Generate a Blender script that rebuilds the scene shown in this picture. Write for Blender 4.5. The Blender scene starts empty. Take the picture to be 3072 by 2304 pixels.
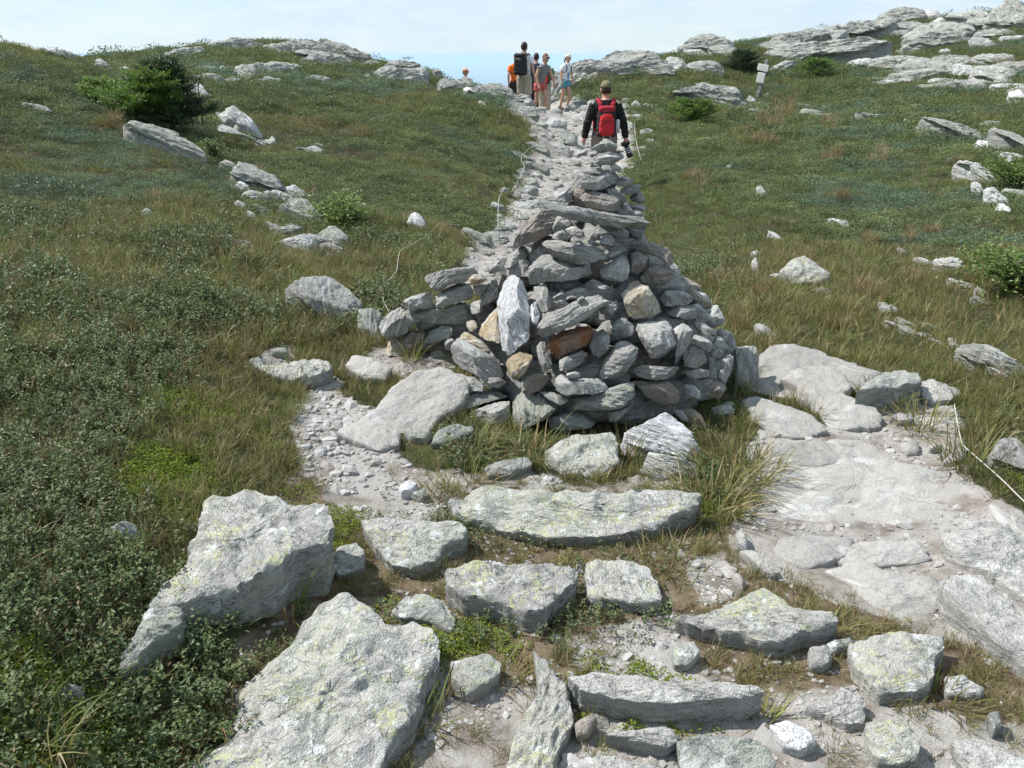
import bpy, math, random
import numpy as np
from mathutils import Vector, Matrix
from mathutils.bvhtree import BVHTree
random.seed(7)
rng = np.random.default_rng(11)
R = math.radians
scene = bpy.context.scene
COL = scene.collection

# ------------------------------------------------------------------ camera
IMG_W, IMG_H, FPX = 3072.0, 2304.0, 2485.0
EYE = 1.65
PITCH = math.atan((IMG_H / 2 - 162.0) / FPX)
cam_d = bpy.data.cameras.new('camera')
cam_d.sensor_fit = 'HORIZONTAL'; cam_d.sensor_width = 36.0
cam_d.lens = 36.0 * FPX / IMG_W
cam_d.clip_start = 0.05; cam_d.clip_end = 500000.0
cam = bpy.data.objects.new('camera', cam_d); COL.objects.link(cam)
cam.location = (0, 0, EYE)
cam.rotation_euler = (math.pi / 2 - PITCH, 0, 0)
scene.camera = cam

# ------------------------------------------------------------------ sky and sun
SUN_ELEV = 52.0
SUN_VEC = Vector((-0.95, 0.26, 0)).normalized() * math.cos(R(SUN_ELEV)) + Vector((0, 0, math.sin(R(SUN_ELEV))))
world = bpy.data.worlds.new('World'); scene.world = world; world.use_nodes = True
wn = world.node_tree.nodes; wl = world.node_tree.links; wn.clear()
w_out = wn.new('ShaderNodeOutputWorld'); w_bg = wn.new('ShaderNodeBackground')
w_sky = wn.new('ShaderNodeTexSky'); w_sky.sky_type = 'NISHITA'; w_sky.sun_disc = False
w_sky.sun_elevation = R(SUN_ELEV)
w_sky.sun_rotation = math.atan2(SUN_VEC.x, SUN_VEC.y)
w_sky.altitude = 1200; w_sky.air_density = 1.0; w_sky.dust_density = 0.3; w_sky.ozone_density = 1.0
w_tc = wn.new('ShaderNodeTexCoord')
w_map = wn.new('ShaderNodeMapping'); w_map.inputs['Scale'].default_value = (3.0, 3.0, 14.0)
w_noise = wn.new('ShaderNodeTexNoise'); w_noise.inputs['Scale'].default_value = 2.2; w_noise.inputs['Detail'].default_value = 8; w_noise.inputs['Roughness'].default_value = 0.55
w_ramp = wn.new('ShaderNodeMapRange'); w_ramp.inputs[1].default_value = 0.40; w_ramp.inputs[2].default_value = 0.78; w_ramp.inputs[3].default_value = 0.66; w_ramp.inputs[4].default_value = 0.95
w_mix = wn.new('ShaderNodeMixRGB'); w_mix.inputs[2].default_value = (4.7, 5.9, 7.0, 1)
wl.new(w_tc.outputs['Generated'], w_map.inputs['Vector']); wl.new(w_map.outputs[0], w_noise.inputs['Vector'])
wl.new(w_noise.outputs['Fac'], w_ramp.inputs[0]); wl.new(w_ramp.outputs[0], w_mix.inputs[0])
w_mix2 = wn.new('ShaderNodeMixRGB'); w_mix2.inputs[2].default_value = (6.7, 7.0, 7.3, 1)
w_n2 = wn.new('ShaderNodeTexNoise'); w_n2.inputs['Scale'].default_value = 5.0; w_n2.inputs['Detail'].default_value = 9; w_n2.inputs['Roughness'].default_value = 0.6; w_n2.inputs['Distortion'].default_value = 0.6
w_r2 = wn.new('ShaderNodeMapRange'); w_r2.inputs[1].default_value = 0.46; w_r2.inputs[2].default_value = 0.74; w_r2.inputs[4].default_value = 0.5
wl.new(w_map.outputs[0], w_n2.inputs['Vector']); wl.new(w_n2.outputs['Fac'], w_r2.inputs[0]); wl.new(w_r2.outputs[0], w_mix2.inputs[0])
wl.new(w_sky.outputs[0], w_mix.inputs[1]); wl.new(w_mix.outputs[0], w_mix2.inputs[1]); wl.new(w_mix2.outputs[0], w_bg.inputs[0])
w_bg.inputs[1].default_value = 0.10
wl.new(w_bg.outputs[0], w_out.inputs[0])
sun_d = bpy.data.lights.new('sun', 'SUN'); sun_d.energy = 4.8; sun_d.angle = R(0.55); sun_d.color = (1.0, 0.965, 0.91)
sun = bpy.data.objects.new('sun', sun_d); COL.objects.link(sun)
sun.rotation_euler = SUN_VEC.to_track_quat('Z', 'Y').to_euler()
sun.location = (-20, 15, 40)
scene.view_settings.view_transform = 'Standard'; scene.view_settings.look = 'None'
scene.view_settings.gamma = 1.0; scene.view_settings.use_curve_mapping = False
scene.view_settings.exposure = 0.52
scene.cycles.use_denoising = True
scene.cycles.max_bounces = 6; scene.cycles.diffuse_bounces = 2; scene.cycles.glossy_bounces = 2
scene.cycles.transmission_bounces = 3; scene.cycles.transparent_max_bounces = 6; scene.cycles.volume_bounces = 2

# ------------------------------------------------------------------ noise
_perm = np.random.default_rng(3).permutation(256); _perm = np.concatenate([_perm, _perm, _perm])
_g = np.random.default_rng(5).normal(size=(256, 3)); _g /= np.linalg.norm(_g, axis=1)[:, None]
def perlin(p):
    p = np.asarray(p, float); i = np.floor(p).astype(int); f = p - i; i &= 255
    u = f * f * f * (f * (f * 6 - 15) + 10)
    def gr(dx, dy, dz):
        h = _perm[_perm[_perm[i[:, 0] + dx] + i[:, 1] + dy] + i[:, 2] + dz]
        return _g[h, 0] * (f[:, 0] - dx) + _g[h, 1] * (f[:, 1] - dy) + _g[h, 2] * (f[:, 2] - dz)
    x00 = gr(0,0,0) * (1 - u[:,0]) + gr(1,0,0) * u[:,0]; x10 = gr(0,1,0) * (1 - u[:,0]) + gr(1,1,0) * u[:,0]
    x01 = gr(0,0,1) * (1 - u[:,0]) + gr(1,0,1) * u[:,0]; x11 = gr(0,1,1) * (1 - u[:,0]) + gr(1,1,1) * u[:,0]
    y0 = x00 * (1 - u[:,1]) + x10 * u[:,1]; y1 = x01 * (1 - u[:,1]) + x11 * u[:,1]
    return (y0 * (1 - u[:,2]) + y1 * u[:,2]) * 1.6
def fbm(p, octaves=4, gain=0.5):
    p = np.asarray(p, float); t = np.zeros(len(p)); a = 1.0
    for k in range(octaves):
        t += a * perlin(p + 17.3 * k); p = p * 2.03; a *= gain
    return t
def smooth01(x, a, b):
    t = np.clip((np.asarray(x, float) - a) / (b - a), 0, 1); return t * t * (3 - 2 * t)

# ------------------------------------------------------------------ view geometry (photo pixel <-> world ray)
CT, ST = math.cos(PITCH), math.sin(PITCH)
def ray(px, py):
    xc = (np.asarray(px, float) - IMG_W / 2) / FPX; yc = (IMG_H / 2 - np.asarray(py, float)) / FPX
    d = np.stack([xc, CT + yc * ST, -ST + yc * CT], -1)
    return d
def to_px(x, y, z):
    f = y * CT - (z - EYE) * ST; u = y * ST + (z - EYE) * CT
    f = np.where(np.abs(f) < 1e-6, 1e-6, f)
    return IMG_W / 2 + FPX * x / f, IMG_H / 2 - FPX * u / f, f

# ------------------------------------------------------------------ terrain height
CTRL = []
def cw(x, y, z): CTRL.append((x, y, z))
def cY(px, py, Y):
    d = ray(px, py); t = Y / d[1]; CTRL.append((d[0] * t, Y, EYE + d[2] * t))
def cZ(px, py, z):
    d = ray(px, py); t = (z - EYE) / d[2]; CTRL.append((d[0] * t, d[1] * t, z))
for a in [(0,-3,0),(-3,-3,.4),(3,-3,0),(0,.5,0),(-1,.5,.1),(1,.5,0),(0,1.5,0),(1.2,1.8,0),(2.2,2.0,0.02),(-.5,1.6,.02),(-2.6,1.5,.62),
          (.3,2.6,0),(1.3,2.8,0),(2.5,3,.05),(-1.0,2.8,.14),(.45,4.3,0.0),(.45,3.4,0.0),(1.4,4.2,0.02),(-.4,4.0,.03),(.4,5.6,-.04),(.4,7.5,-.15),
          (-5,3,1.3),(-9,5,2.3),(-20,12,4.0),(6,3,.2),(14,8,.8),(30,20,4.5),(-4,-1,.9),(5,-1,0),(0,-20,0),(-20,-20,3),(20,-20,0)]: cw(*a)
for a in [(0,2200,.34),(0,1700,.38),(300,2250,.14),(500,1700,.2),(500,1300,.27),(1000,1100,.05),(1000,900,.08),(2250,1000,.0),(2700,1300,0),
          (2700,1100,.04),(3072,1500,.04),(3072,1200,.1),(2300,1000,.02),(800,2000,.03),(760,1150,.14)]: cZ(*a)
for a in [(0,1300,2.75),(0,900,4.2),(0,600,7.4),(0,300,11),(0,141,14),(500,900,4.7),(500,600,8),(500,370,12.5),(500,210,20),(270,216,22),(420,178,28),
          (1000,700,8),(1000,500,12),(1000,300,19),(1000,200,26),(620,152,31),(1000,157,32),(1300,700,8.2),(1300,500,12.5),(1300,350,18),(1300,275,23),(1300,228,27),
          (1480,270,23),(1450,760,8.2),(1560,600,12.3),(1640,480,16.5),(1700,400,20),(1720,342,23),(1560,300,22.5),
          (1950,450,17),(2000,620,11.5),(2000,800,8),(2000,305,27),(2000,245,31),(2000,175,36),(2300,800,7),(2300,600,11),(2300,400,20),(2270,303,29),(2300,200,36),(2300,145,40),
          (2700,900,5.8),(2700,700,8.5),(2700,500,13.5),(2700,350,21),(2700,250,30),(2700,160,40),(2700,70,48),
          (3072,900,5.6),(3072,700,8),(3072,500,12.5),(3072,350,19),(3072,200,30),(3072,30,48),(1800,640,11),(1760,268,29.5),(1900,252,30.5),(1850,200,36)]: cY(*a)
for a in [(-20,45,0.8),(-9,46,0.6),(0,42,-2.6),(3.5,60,-6),(-2.9,33,0.0),(-1.0,31,-.35),(-5.5,38,0.2),(12,58,0.4),(30,66,2.0),(-30,30,2.2),(-14,18,1.6),(45,55,3.0),(0,37,-1.4)]: cw(*a)
for a in [(.36,24.2,.06),(.9,25.2,.02),(1.2,27,-.1),(.8,28,-.15),(-1.7,30,-.65),(1.75,27.3,.0),(.05,27,-.08),(1.33,11.5,-.58),(1.2,10.2,-.5),(1.6,14,-.53),(1.7,15.2,-.5)]: cw(*a)
CT_A = np.array(CTRL)
def _uv(x, y):
    return np.stack([np.arctan2(x, y) * 2.6, np.log(np.maximum(np.hypot(x, y), .3))], -1)
_cuv = _uv(CT_A[:, 0], CT_A[:, 1])
def _k(d2): return 0.5 * d2 * np.log(np.maximum(d2, 1e-12))
_n = len(_cuv)
_A = np.zeros((_n + 3, _n + 3))
_A[:_n, :_n] = _k(((_cuv[:, None] - _cuv[None]) ** 2).sum(-1)) + np.eye(_n) * 2e-3
_A[:_n, _n] = 1; _A[:_n, _n + 1:] = _cuv; _A[_n, :_n] = 1; _A[_n + 1:, :_n] = _cuv.T
_w = np.linalg.solve(_A, np.concatenate([CT_A[:, 2], np.zeros(3)]))
def height(x, y, rough=True):
    x = np.atleast_1d(np.asarray(x, float)); y = np.atleast_1d(np.asarray(y, float))
    r = np.hypot(x, y)
    s = np.minimum(1.0, 75.0 / np.maximum(r, 1e-6)); q = _uv(x * s, y * s)
    z = np.empty(len(x))
    for a in range(0, len(x), 20000):
        qa = q[a:a + 20000]
        z[a:a + 20000] = _k(((qa[:, None] - _cuv[None]) ** 2).sum(-1)) @ _w[:_n] + _w[_n] + qa @ _w[_n + 1:]
    far = smooth01(np.log(np.maximum(r, 1)), math.log(55), math.log(2500))
    z = z * (1 - smooth01(r, 60, 400)) - 720 * far
    if rough:
        p = np.stack([x, y, np.zeros_like(x)], -1)
        amp = 0.030 * np.clip(r / 6, .45, 3.0) * (1 - far)
        z = z + amp * fbm(p * 0.9, 3) + 0.015 * np.clip(r / 4, .7, 2) * fbm(p * 4.0 + 9, 3) * (1 - far)
        z = z + far * 60 * fbm(p * .0006, 4)
    return z
_TS = np.exp(np.linspace(math.log(.9), math.log(140), 520))
def hit(px, py, lift=0.0):
    """where the sight line through a photo pixel meets the terrain (raised by lift)"""
    d = ray(px, py); P = np.array([0, 0, EYE]) + _TS[:, None] * d
    g = P[:, 2] - height(P[:, 0], P[:, 1]) - lift
    k = np.argmax(g < 0)
    if g[k] >= 0: return None
    if k == 0: return P[0]
    t = _TS[k - 1] + (_TS[k] - _TS[k - 1]) * g[k - 1] / (g[k - 1] - g[k])
    return np.array([0, 0, EYE]) + t * d

# ------------------------------------------------------------------ object helpers
def tag(o, label=None, cat=None, group=None, kind=None):
    if label: o['label'] = label
    if cat: o['category'] = cat
    if group: o['group'] = group
    if kind: o['kind'] = kind
    return o
def mesh_obj(name, verts, faces, mat=None, parent=None, matrix=None, smooth=True, sharp=None):
    me = bpy.data.meshes.new(name)
    verts = np.asarray(verts, float)
    if isinstance(faces, np.ndarray):
        nf, k = faces.shape
        me.vertices.add(len(verts)); me.vertices.foreach_set('co', verts.astype(np.float32).ravel())
        me.loops.add(nf * k); me.loops.foreach_set('vertex_index', faces.astype(np.int32).ravel())
        me.polygons.add(nf); me.polygons.foreach_set('loop_start', np.arange(0, nf * k, k, dtype=np.int32))
        me.update(calc_edges=True)
    else:
        me.from_pydata([tuple(v) for v in verts], [], faces); me.update()
    me.polygons.foreach_set('use_smooth', np.full(len(me.polygons), smooth, dtype=bool))
    if sharp is not None: me.set_sharp_from_angle(angle=R(sharp))
    if mat: me.materials.append(mat)
    o = bpy.data.objects.new(name, me); COL.objects.link(o)
    if matrix is not None: o.matrix_world = matrix
    if parent is not None:
        o.parent = parent
        if matrix is not None: o.matrix_local = parent.matrix_world.inverted() @ matrix
    return o
def empty(name, loc, rz=0.0):
    o = bpy.data.objects.new(name, None); o.empty_display_size = .1; COL.objects.link(o)
    o.matrix_world = Matrix.Translation(Vector(loc)) @ Matrix.Rotation(rz, 4, 'Z')
    o.location = loc; o.rotation_euler = (0, 0, rz)
    return o
# ------------------------------------------------------------------ materials
def new_mat(name):
    m = bpy.data.materials.new(name); m.use_nodes = True
    nt = m.node_tree; nt.nodes.clear()
    return m, nt, nt.nodes, nt.links
class NB:
    """small node builder"""
    def __init__(s, name): s.m, s.nt, s.n, s.l = new_mat(name)
    def add(s, t, **kw):
        nd = s.n.new(t)
        for k, v in kw.items():
            if k.startswith('_'): setattr(nd, k[1:], v)
        return nd
    def link(s, a, b): s.l.new(a, b)
    def noise(s, vec, scale, detail=5, rough=.55, dist=0.0):
        t = s.n.new('ShaderNodeTexNoise'); t.inputs['Scale'].default_value = scale; t.inputs['Detail'].default_value = detail
        t.inputs['Roughness'].default_value = rough; t.inputs['Distortion'].default_value = dist
        if vec is not None: s.l.new(vec, t.inputs['Vector'])
        return t.outputs['Fac']
    def rng(s, v, a, b, c=0.0, d=1.0, smooth=True):
        t = s.n.new('ShaderNodeMapRange'); t.interpolation_type = 'SMOOTHSTEP' if smooth else 'LINEAR'
        for k, x in zip((1, 2, 3, 4), (a, b, c, d)): t.inputs[k].default_value = x
        s.l.new(v, t.inputs[0]); return t.outputs[0]
    def mix(s, f, a, b, mode='MIX'):
        t = s.n.new('ShaderNodeMixRGB'); t.blend_type = mode
        for k, x in ((0, f), (1, a), (2, b)):
            if isinstance(x, (int, float)): t.inputs[k].default_value = x
            elif isinstance(x, tuple): t.inputs[k].default_value = (*x, 1) if len(x) == 3 else x
            else: s.l.new(x, t.inputs[k])
        return t.outputs[0]
    def math(s, op, a, b=0.0):
        t = s.n.new('ShaderNodeMath'); t.operation = op
        for k, x in ((0, a), (1, b)):
            if isinstance(x, (int, float)): t.inputs[k].default_value = x
            else: s.l.new(x, t.inputs[k])
        return t.outputs[0]
    def mapping(s, vec, scale, loc=None):
        t = s.n.new('ShaderNodeMapping'); t.inputs['Scale'].default_value = scale
        s.l.new(vec, t.inputs['Vector'])
        if loc is not None: s.l.new(loc, t.inputs['Location'])
        return t.outputs[0]
    def bump(s, h, strength=.5, dist=.01, normal=None):
        t = s.n.new('ShaderNodeBump'); t.inputs['Strength'].default_value = strength; t.inputs['Distance'].default_value = dist
        s.l.new(h, t.inputs['Height'])
        if normal is not None: s.l.new(normal, t.inputs['Normal'])
        return t.outputs[0]
    def out(s, color, rough=.8, normal=None, spec=.3, translucent=0.0, tcol=None):
        p = s.n.new('ShaderNodeBsdfPrincipled'); o = s.n.new('ShaderNodeOutputMaterial')
        if isinstance(color, tuple): p.inputs['Base Color'].default_value = (*color, 1)
        else: s.l.new(color, p.inputs['Base Color'])
        if isinstance(rough, (int, float)): p.inputs['Roughness'].default_value = rough
        else: s.l.new(rough, p.inputs['Roughness'])
        p.inputs['Specular IOR Level'].default_value = spec
        if normal is not None: s.l.new(normal, p.inputs['Normal'])
        if translucent > 0:
            t = s.n.new('ShaderNodeBsdfTranslucent'); mx = s.n.new('ShaderNodeMixShader'); mx.inputs[0].default_value = translucent
            if tcol is None: tcol = color
            if isinstance(tcol, tuple): t.inputs[0].default_value = (*tcol, 1)
            else: s.l.new(tcol, t.inputs[0])
            s.l.new(p.outputs[0], mx.inputs[1]); s.l.new(t.outputs[0], mx.inputs[2]); s.l.new(mx.outputs[0], o.inputs[0])
        else: s.l.new(p.outputs[0], o.inputs[0])
        return s.m

def rock_mat(name, dark=(.20,.198,.188), light=(.47,.465,.44), lichen=.0, quartz=.12, warm=None, warm_amt=0.0, fol=6.0, feat=1.0, white=(.72,.72,.73), spots=.35, bump=.75, cracks=.34, speck=.48):
    """schist: foliated grey rock, object-local coordinates, z is the foliation normal"""
    b = NB(name)
    tc = b.add('ShaderNodeTexCoord'); oi = b.add('ShaderNodeObjectInfo'); geo = b.add('ShaderNodeNewGeometry')
    off = b.math('MULTIPLY', oi.outputs['Random'], 57.0)
    comb = b.add('ShaderNodeCombineXYZ')
    for k in range(3): b.link(off, comb.inputs[k])
    v = b.mapping(tc.outputs['Object'], (1, 1, 1), comb.outputs[0])
    vs = b.mapping(tc.outputs['Object'], (1, 1, fol), comb.outputs[0])
    n_big = b.noise(v, 3.2 * feat, 2, .6, .4)
    n_lay = b.noise(vs, 9 * feat, 5, .66, .5)
    n_fine = b.noise(vs, 70 * feat, 3, .7)
    n_spk = b.noise(v, 210 * feat, 1, .6)
    tone = b.math('ADD', b.math('MULTIPLY', n_lay, .62), b.math('MULTIPLY', n_fine, .38))
    c = b.mix(b.rng(tone, .34, .64), dark, light)
    c = b.mix(b.math('MULTIPLY', b.rng(n_big, .38, .62), .55), c, tuple(min(1, x * 1.12) for x in light))
    # per-stone tint
    c = b.mix(b.rng(oi.outputs['Random'], 0, 1, 0, .35, False), c, (.40, .393, .37))
    if warm is not None:
        c = b.mix(b.math('MULTIPLY', b.rng(b.noise(v, 7 * feat, 3, .6), .42, .60), warm_amt), c, warm)
    # dark speckle of mica and crusty lichen
    c = b.mix(b.math('MULTIPLY', b.rng(n_spk, .46, .70), speck), c, (.10, .10, .095))
    c = b.mix(b.math('MULTIPLY', b.rng(b.noise(v, 26 * feat, 3, .65), .56, .66), spots), c, (.095, .10, .095))
    # quartz veins along the foliation
    q = b.math('MULTIPLY', b.rng(b.noise(vs, 4.0 * feat, 2, .5, 1.2), .60, .68), quartz * 4)
    c = b.mix(q, c, white)
    # per-stone value and thin dark cracks along the foliation
    c = b.mix(1.0, c, b.rng(b.math('FRACT', b.math('MULTIPLY', oi.outputs['Random'], 7.31)), 0, 1, .86, 1.12, False), 'MULTIPLY')
    vc = b.mapping(tc.outputs['Object'], (1, 1, fol * .45), comb.outputs[0])
    cr_ = b.math('ABSOLUTE', b.math('SUBTRACT', b.noise(vc, 3.4 * feat, 4, .62, .9), .5))
    crack = b.rng(cr_, .002, .014, 1.0, 0.0)
    c = b.mix(b.math('MULTIPLY', crack, cracks), c, (.055, .053, .05))
    if lichen > 0:
        up = b.add('ShaderNodeSeparateXYZ'); b.link(geo.outputs['Normal'], up.inputs[0])
        upm = b.rng(up.outputs[2], .15, .75)
        l1 = b.rng(b.noise(v, 8 * feat, 4, .68, .3), .60 - .14 * lichen, .70 - .10 * lichen)
        l2 = b.rng(b.noise(v, 64 * feat, 2, .6), .42, .60)
        lm = b.math('MULTIPLY', b.math('MULTIPLY', l1, l2), b.math('MULTIPLY', upm, .62))
        c = b.mix(lm, c, (.47, .49, .22))
        g1 = b.math('MULTIPLY', b.rng(n_big, .45, .60), .35)
        c = b.mix(g1, c, (.32, .335, .265))
        w1 = b.math('MULTIPLY', b.rng(b.noise(v, 17 * feat, 3, .6, .2), .62, .67), .7)
        c = b.mix(w1, c, (.62, .64, .64))
    h = b.math('ADD', b.math('SUBTRACT', n_lay, b.math('MULTIPLY', crack, .5 * cracks)), b.math('ADD', b.math('MULTIPLY', n_fine, .45), b.math('MULTIPLY', n_spk, .08)))
    nrm = b.bump(h, bump, .034 / feat)
    return b.out(c, b.rng(n_fine, .3, .7, .62, .88), nrm, .28)

M = {}
M['rock'] = rock_mat('schist_grey')
M['rock_green'] = rock_mat('schist_green_grey', dark=(.17,.18,.165), light=(.38,.39,.365), lichen=.35)
M['rock_lichen'] = rock_mat('schist_lichen', dark=(.21,.208,.196), light=(.475,.468,.442), lichen=.75, quartz=.05, spots=.5)
M['rock_pale'] = rock_mat('schist_pale', dark=(.27,.267,.255), light=(.47,.465,.445), quartz=.10, spots=.12)
M['rock_worn'] = rock_mat('schist_worn_by_feet', dark=(.245,.236,.222), light=(.345,.335,.318), quartz=.05, spots=.08, warm=(.31,.285,.26), warm_amt=.45, feat=.8, bump=.45, cracks=.20, speck=.30)
M['rock_white'] = rock_mat('quartz_white', dark=(.42,.43,.45), light=(.78,.79,.82), quartz=.22, white=(.86,.87,.90), spots=.15)
M['rock_rust'] = rock_mat('schist_rusty', dark=(.20,.12,.07), light=(.40,.25,.15), quartz=.0, warm=(.42,.17,.07), warm_amt=.9)
M['rock_tan'] = rock_mat('schist_tan', dark=(.25,.22,.17), light=(.52,.47,.38), quartz=.14, warm=(.46,.33,.18), warm_amt=.7)
M['rock_brown'] = rock_mat('schist_brown', dark=(.17,.155,.14), light=(.36,.32,.28), quartz=.04, warm=(.30,.24,.19), warm_amt=.6)
M['rock_far'] = rock_mat('schist_outcrop', dark=(.19,.195,.175), light=(.48,.48,.445), lichen=.15, quartz=.10, fol=7.0, feat=.45, spots=.5)
M['rock_far_white'] = rock_mat('schist_outcrop_white', dark=(.36,.36,.35), light=(.62,.62,.61), quartz=.25, fol=5.0, feat=.5, spots=.3)

def ground_mat():
    b = NB('ground_soil')
    geo = b.add('ShaderNodeNewGeometry'); at = b.add('ShaderNodeAttribute')
    at.attribute_name = 'bare'
    pos = geo.outputs['Position']
    n1 = b.noise(pos, 1.1, 6, .6); n2 = b.noise(pos, 14, 6, .65); n3 = b.noise(pos, 260, 3, .6); n4 = b.noise(pos, 4.0, 5, .6)
    veg = b.mix(b.rng(n2, .35, .65), (.030, .026, .015), (.070, .062, .032))
    veg = b.mix(b.rng(n1, .4, .62), veg, (.048, .058, .024))
    grit = b.mix(b.rng(n3, .36, .62), (.29, .277, .26), (.41, .395, .375))
    soil = b.mix(b.rng(n2, .35, .65), (.17, .145, .125), (.29, .26, .23))
    bare = b.mix(b.rng(n4, .42, .60), grit, soil)
    at2 = b.add('ShaderNodeAttribute'); at2.attribute_name = 'trodden'
    litter = b.mix(b.rng(n2, .35, .65), (.075, .055, .035), (.20, .16, .11))
    veg = b.mix(b.rng(b.math('ADD', at2.outputs['Fac'], b.math('MULTIPLY', b.math('SUBTRACT', n2, .5), .8)), .3, .7), veg, litter)
    edge = b.math('ADD', at.outputs['Fac'], b.math('MULTIPLY', b.math('SUBTRACT', n2, .5), .9))
    c = b.mix(b.rng(edge, .38, .62), veg, bare)
    h = b.math('ADD', b.math('MULTIPLY', n3, .35), n2)
    return b.out(c, .93, b.bump(h, .8, .02), .15)
M['ground'] = ground_mat()

def leaf_mat(name, cols, patch=None, rough=.5, trans=.25, spec=.35, pscale=.6):
    """foliage: per-instance colour from a ramp of cols, patches of another tint across the hillside"""
    b = NB(name)
    oi = b.add('ShaderNodeObjectInfo'); geo = b.add('ShaderNodeNewGeometry')
    cr = b.add('ShaderNodeValToRGB'); el = cr.color_ramp.elements
    for k, c in enumerate(cols):
        p = k / max(1, len(cols) - 1)
        e = el[k] if k < 2 else el.new(p)
        e.position = p; e.color = (*c, 1)
    isl = geo.outputs['Random Per Island']
    b.link(b.math('FRACT', b.math('ADD', oi.outputs['Random'], b.math('MULTIPLY', isl, .55))), cr.inputs[0])
    c = cr.outputs[0]
    if patch:
        n = b.noise(geo.outputs['Position'], pscale, 4, .6)
        for (a, z, col, amt) in patch:
            c = b.mix(b.math('MULTIPLY', b.rng(n, a, z), amt), c, col)
    if patch:
        n5 = b.noise(geo.outputs['Position'], pscale * 6, 3, .6)
        c = b.mix(1.0, c, b.rng(n5, .32, .68, .66, 1.30), 'MULTIPLY')
    return b.out(c, rough, None, spec, trans, c)
M['bilberry'] = leaf_mat('bilberry_leaf', [(0.075,0.119,0.045),(0.100,0.150,0.065),(0.131,0.175,0.077),(0.112,0.156,0.045),(0.169,0.206,0.100),(0.175,0.131,0.069)], rough=.50, trans=.25, spec=.32)
M['twig'] = leaf_mat('twig_bark', [(.05,.035,.025),(.09,.06,.045)], trans=0)
M['grass'] = leaf_mat('sedge_green', [(.11,.15,.035),(.16,.19,.05),(.22,.22,.08),(.13,.165,.04),(.26,.22,.10)], [(.52,.66,(.21,.195,.07),.40),(.46,.36,(.11,.165,.045),.6)], rough=.5, trans=.35)
M['straw'] = leaf_mat('sedge_dry', [(.24,.15,.07),(.32,.23,.12),(.40,.33,.21),(.17,.12,.05),(.20,.20,.06)], rough=.6, trans=.3)
M['heath'] = leaf_mat('heath_leaf', [(.070,.105,.032),(.110,.160,.050),(.145,.190,.065),(.085,.125,.038),(.19,.215,.09),(.19,.185,.08),(.125,.175,.075)],
                      [(.53,.60,(.12,.19,.125),.75),(.47,.40,(.075,.115,.035),.55),(.40,.33,(.23,.19,.08),.75)], rough=.55, trans=.25, pscale=.30)
M['moss'] = leaf_mat('moss_green', [(.13,.18,.02),(.20,.25,.03),(.16,.20,.03)], rough=.8, trans=.3)
M['moss_tan'] = leaf_mat('moss_tan', [(.28,.24,.08),(.36,.31,.12),(.22,.22,.06)], rough=.85, trans=.3)
M['spruce_bright'] = leaf_mat('fir_needles_bright', [(.09,.17,.025),(.14,.24,.04),(.17,.27,.05)], rough=.5, trans=.3)
M['spruce_dark'] = leaf_mat('fir_needles_dark', [(.025,.05,.022),(.04,.075,.03),(.06,.10,.035)], rough=.55, trans=.2)
M['bush'] = leaf_mat('broadleaf_bush', [(.09,.16,.03),(.13,.20,.045),(.16,.22,.06)], rough=.45, trans=.3)

def plain(name, col, rough=.7, spec=.3, bumpscale=None, var=.0, strength=.3, dist=.004):
    b = NB(name); tc = b.add('ShaderNodeTexCoord'); c = col; nrm = None
    if bumpscale:
        n = b.noise(tc.outputs['Object'], bumpscale, 5, .6)
        if var: c = b.mix(b.rng(n, .3, .7), tuple(x * (1 - var) for x in col), tuple(min(1, x * (1 + var)) for x in col))
        nrm = b.bump(n, strength, dist)
    return b.out(c, rough, nrm, spec)
# ------------------------------------------------------------------ ground sheet
REG = {'O': (0, 0, 3072 / 2212), 'V5': (1150, 400, 1000 / 2212), 'V6': (1150, 850, 1200 / 2212)}
for j, row in enumerate(('abc', 'def', 'ghi')):
    for i, ch in enumerate(row): REG[ch] = (1024 * i, 768 * j, 1024 / 2212)
def PX(reg, pts):
    ox, oy, s = REG[reg]
    return np.array([(ox + a * s, oy + c * s) for a, c in pts], float)
def in_poly(x, y, poly):
    ins = np.zeros(len(x), bool); n = len(poly); j = n - 1
    for i in range(n):
        xi, yi = poly[i]; xj, yj = poly[j]
        c = ((yi > y) != (yj > y)) & (x < (xj - xi) * (y - yi) / (yj - yi + 1e-12) + xi)
        ins ^= c; j = i
    return ins
BARE = [  # worn trail and gravel, as seen in the photograph
    [(2230,1330),(2330,1290),(2520,1280),(2560,1180),(2720,1190),(2860,1240),(2890,1380),(2970,1490),(3200,1640),(3300,2100),(3072,2010),(2900,1930),(2700,1880),(2480,1800),(2300,1720),(2180,1640),(2210,1500)],
    [(880,1190),(1000,1130),(1120,1250),(1260,1400),(1560,1430),(2050,1440),(2100,1480),(1400,1470),(1330,1540),(1280,1570),(1000,1560),(900,1400)],
    [(1250,2420),(1260,2150),(1330,1960),(1450,2030),(1600,2050),(1700,2120),(1740,2420)],
    [(1700,1900),(2060,1830),(2060,1960),(2250,2080),(1900,2040),(1720,2000)],
    [(1640,2420),(1700,2200),(2250,2100),(2560,2060),(2900,2160),(3250,2180),(3250,2450)],
    [(1300,880),(1400,740),(1520,640),(1550,540),(1600,440),(1580,360),(1500,310),(1540,288),(1760,300),(1880,305),(1900,420),(1900,480),(1860,560),(1840,900)],
    [(2030,1690),(2150,1650),(2260,1760),(2130,1830)],
    [(740,1080),(850,1030),(900,1080),(860,1150)],
    [(1100,1045),(1200,1010),(1350,1050),(1370,1115),(1250,1135),(1110,1115)],
]
MIXED = [[(830,1500),(950,1350),(1300,1450),(2000,1450),(2350,1700),(2700,1850),(3200,1950),(3300,2450),(700,2450),(700,1950),(1000,1700)]]
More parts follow.
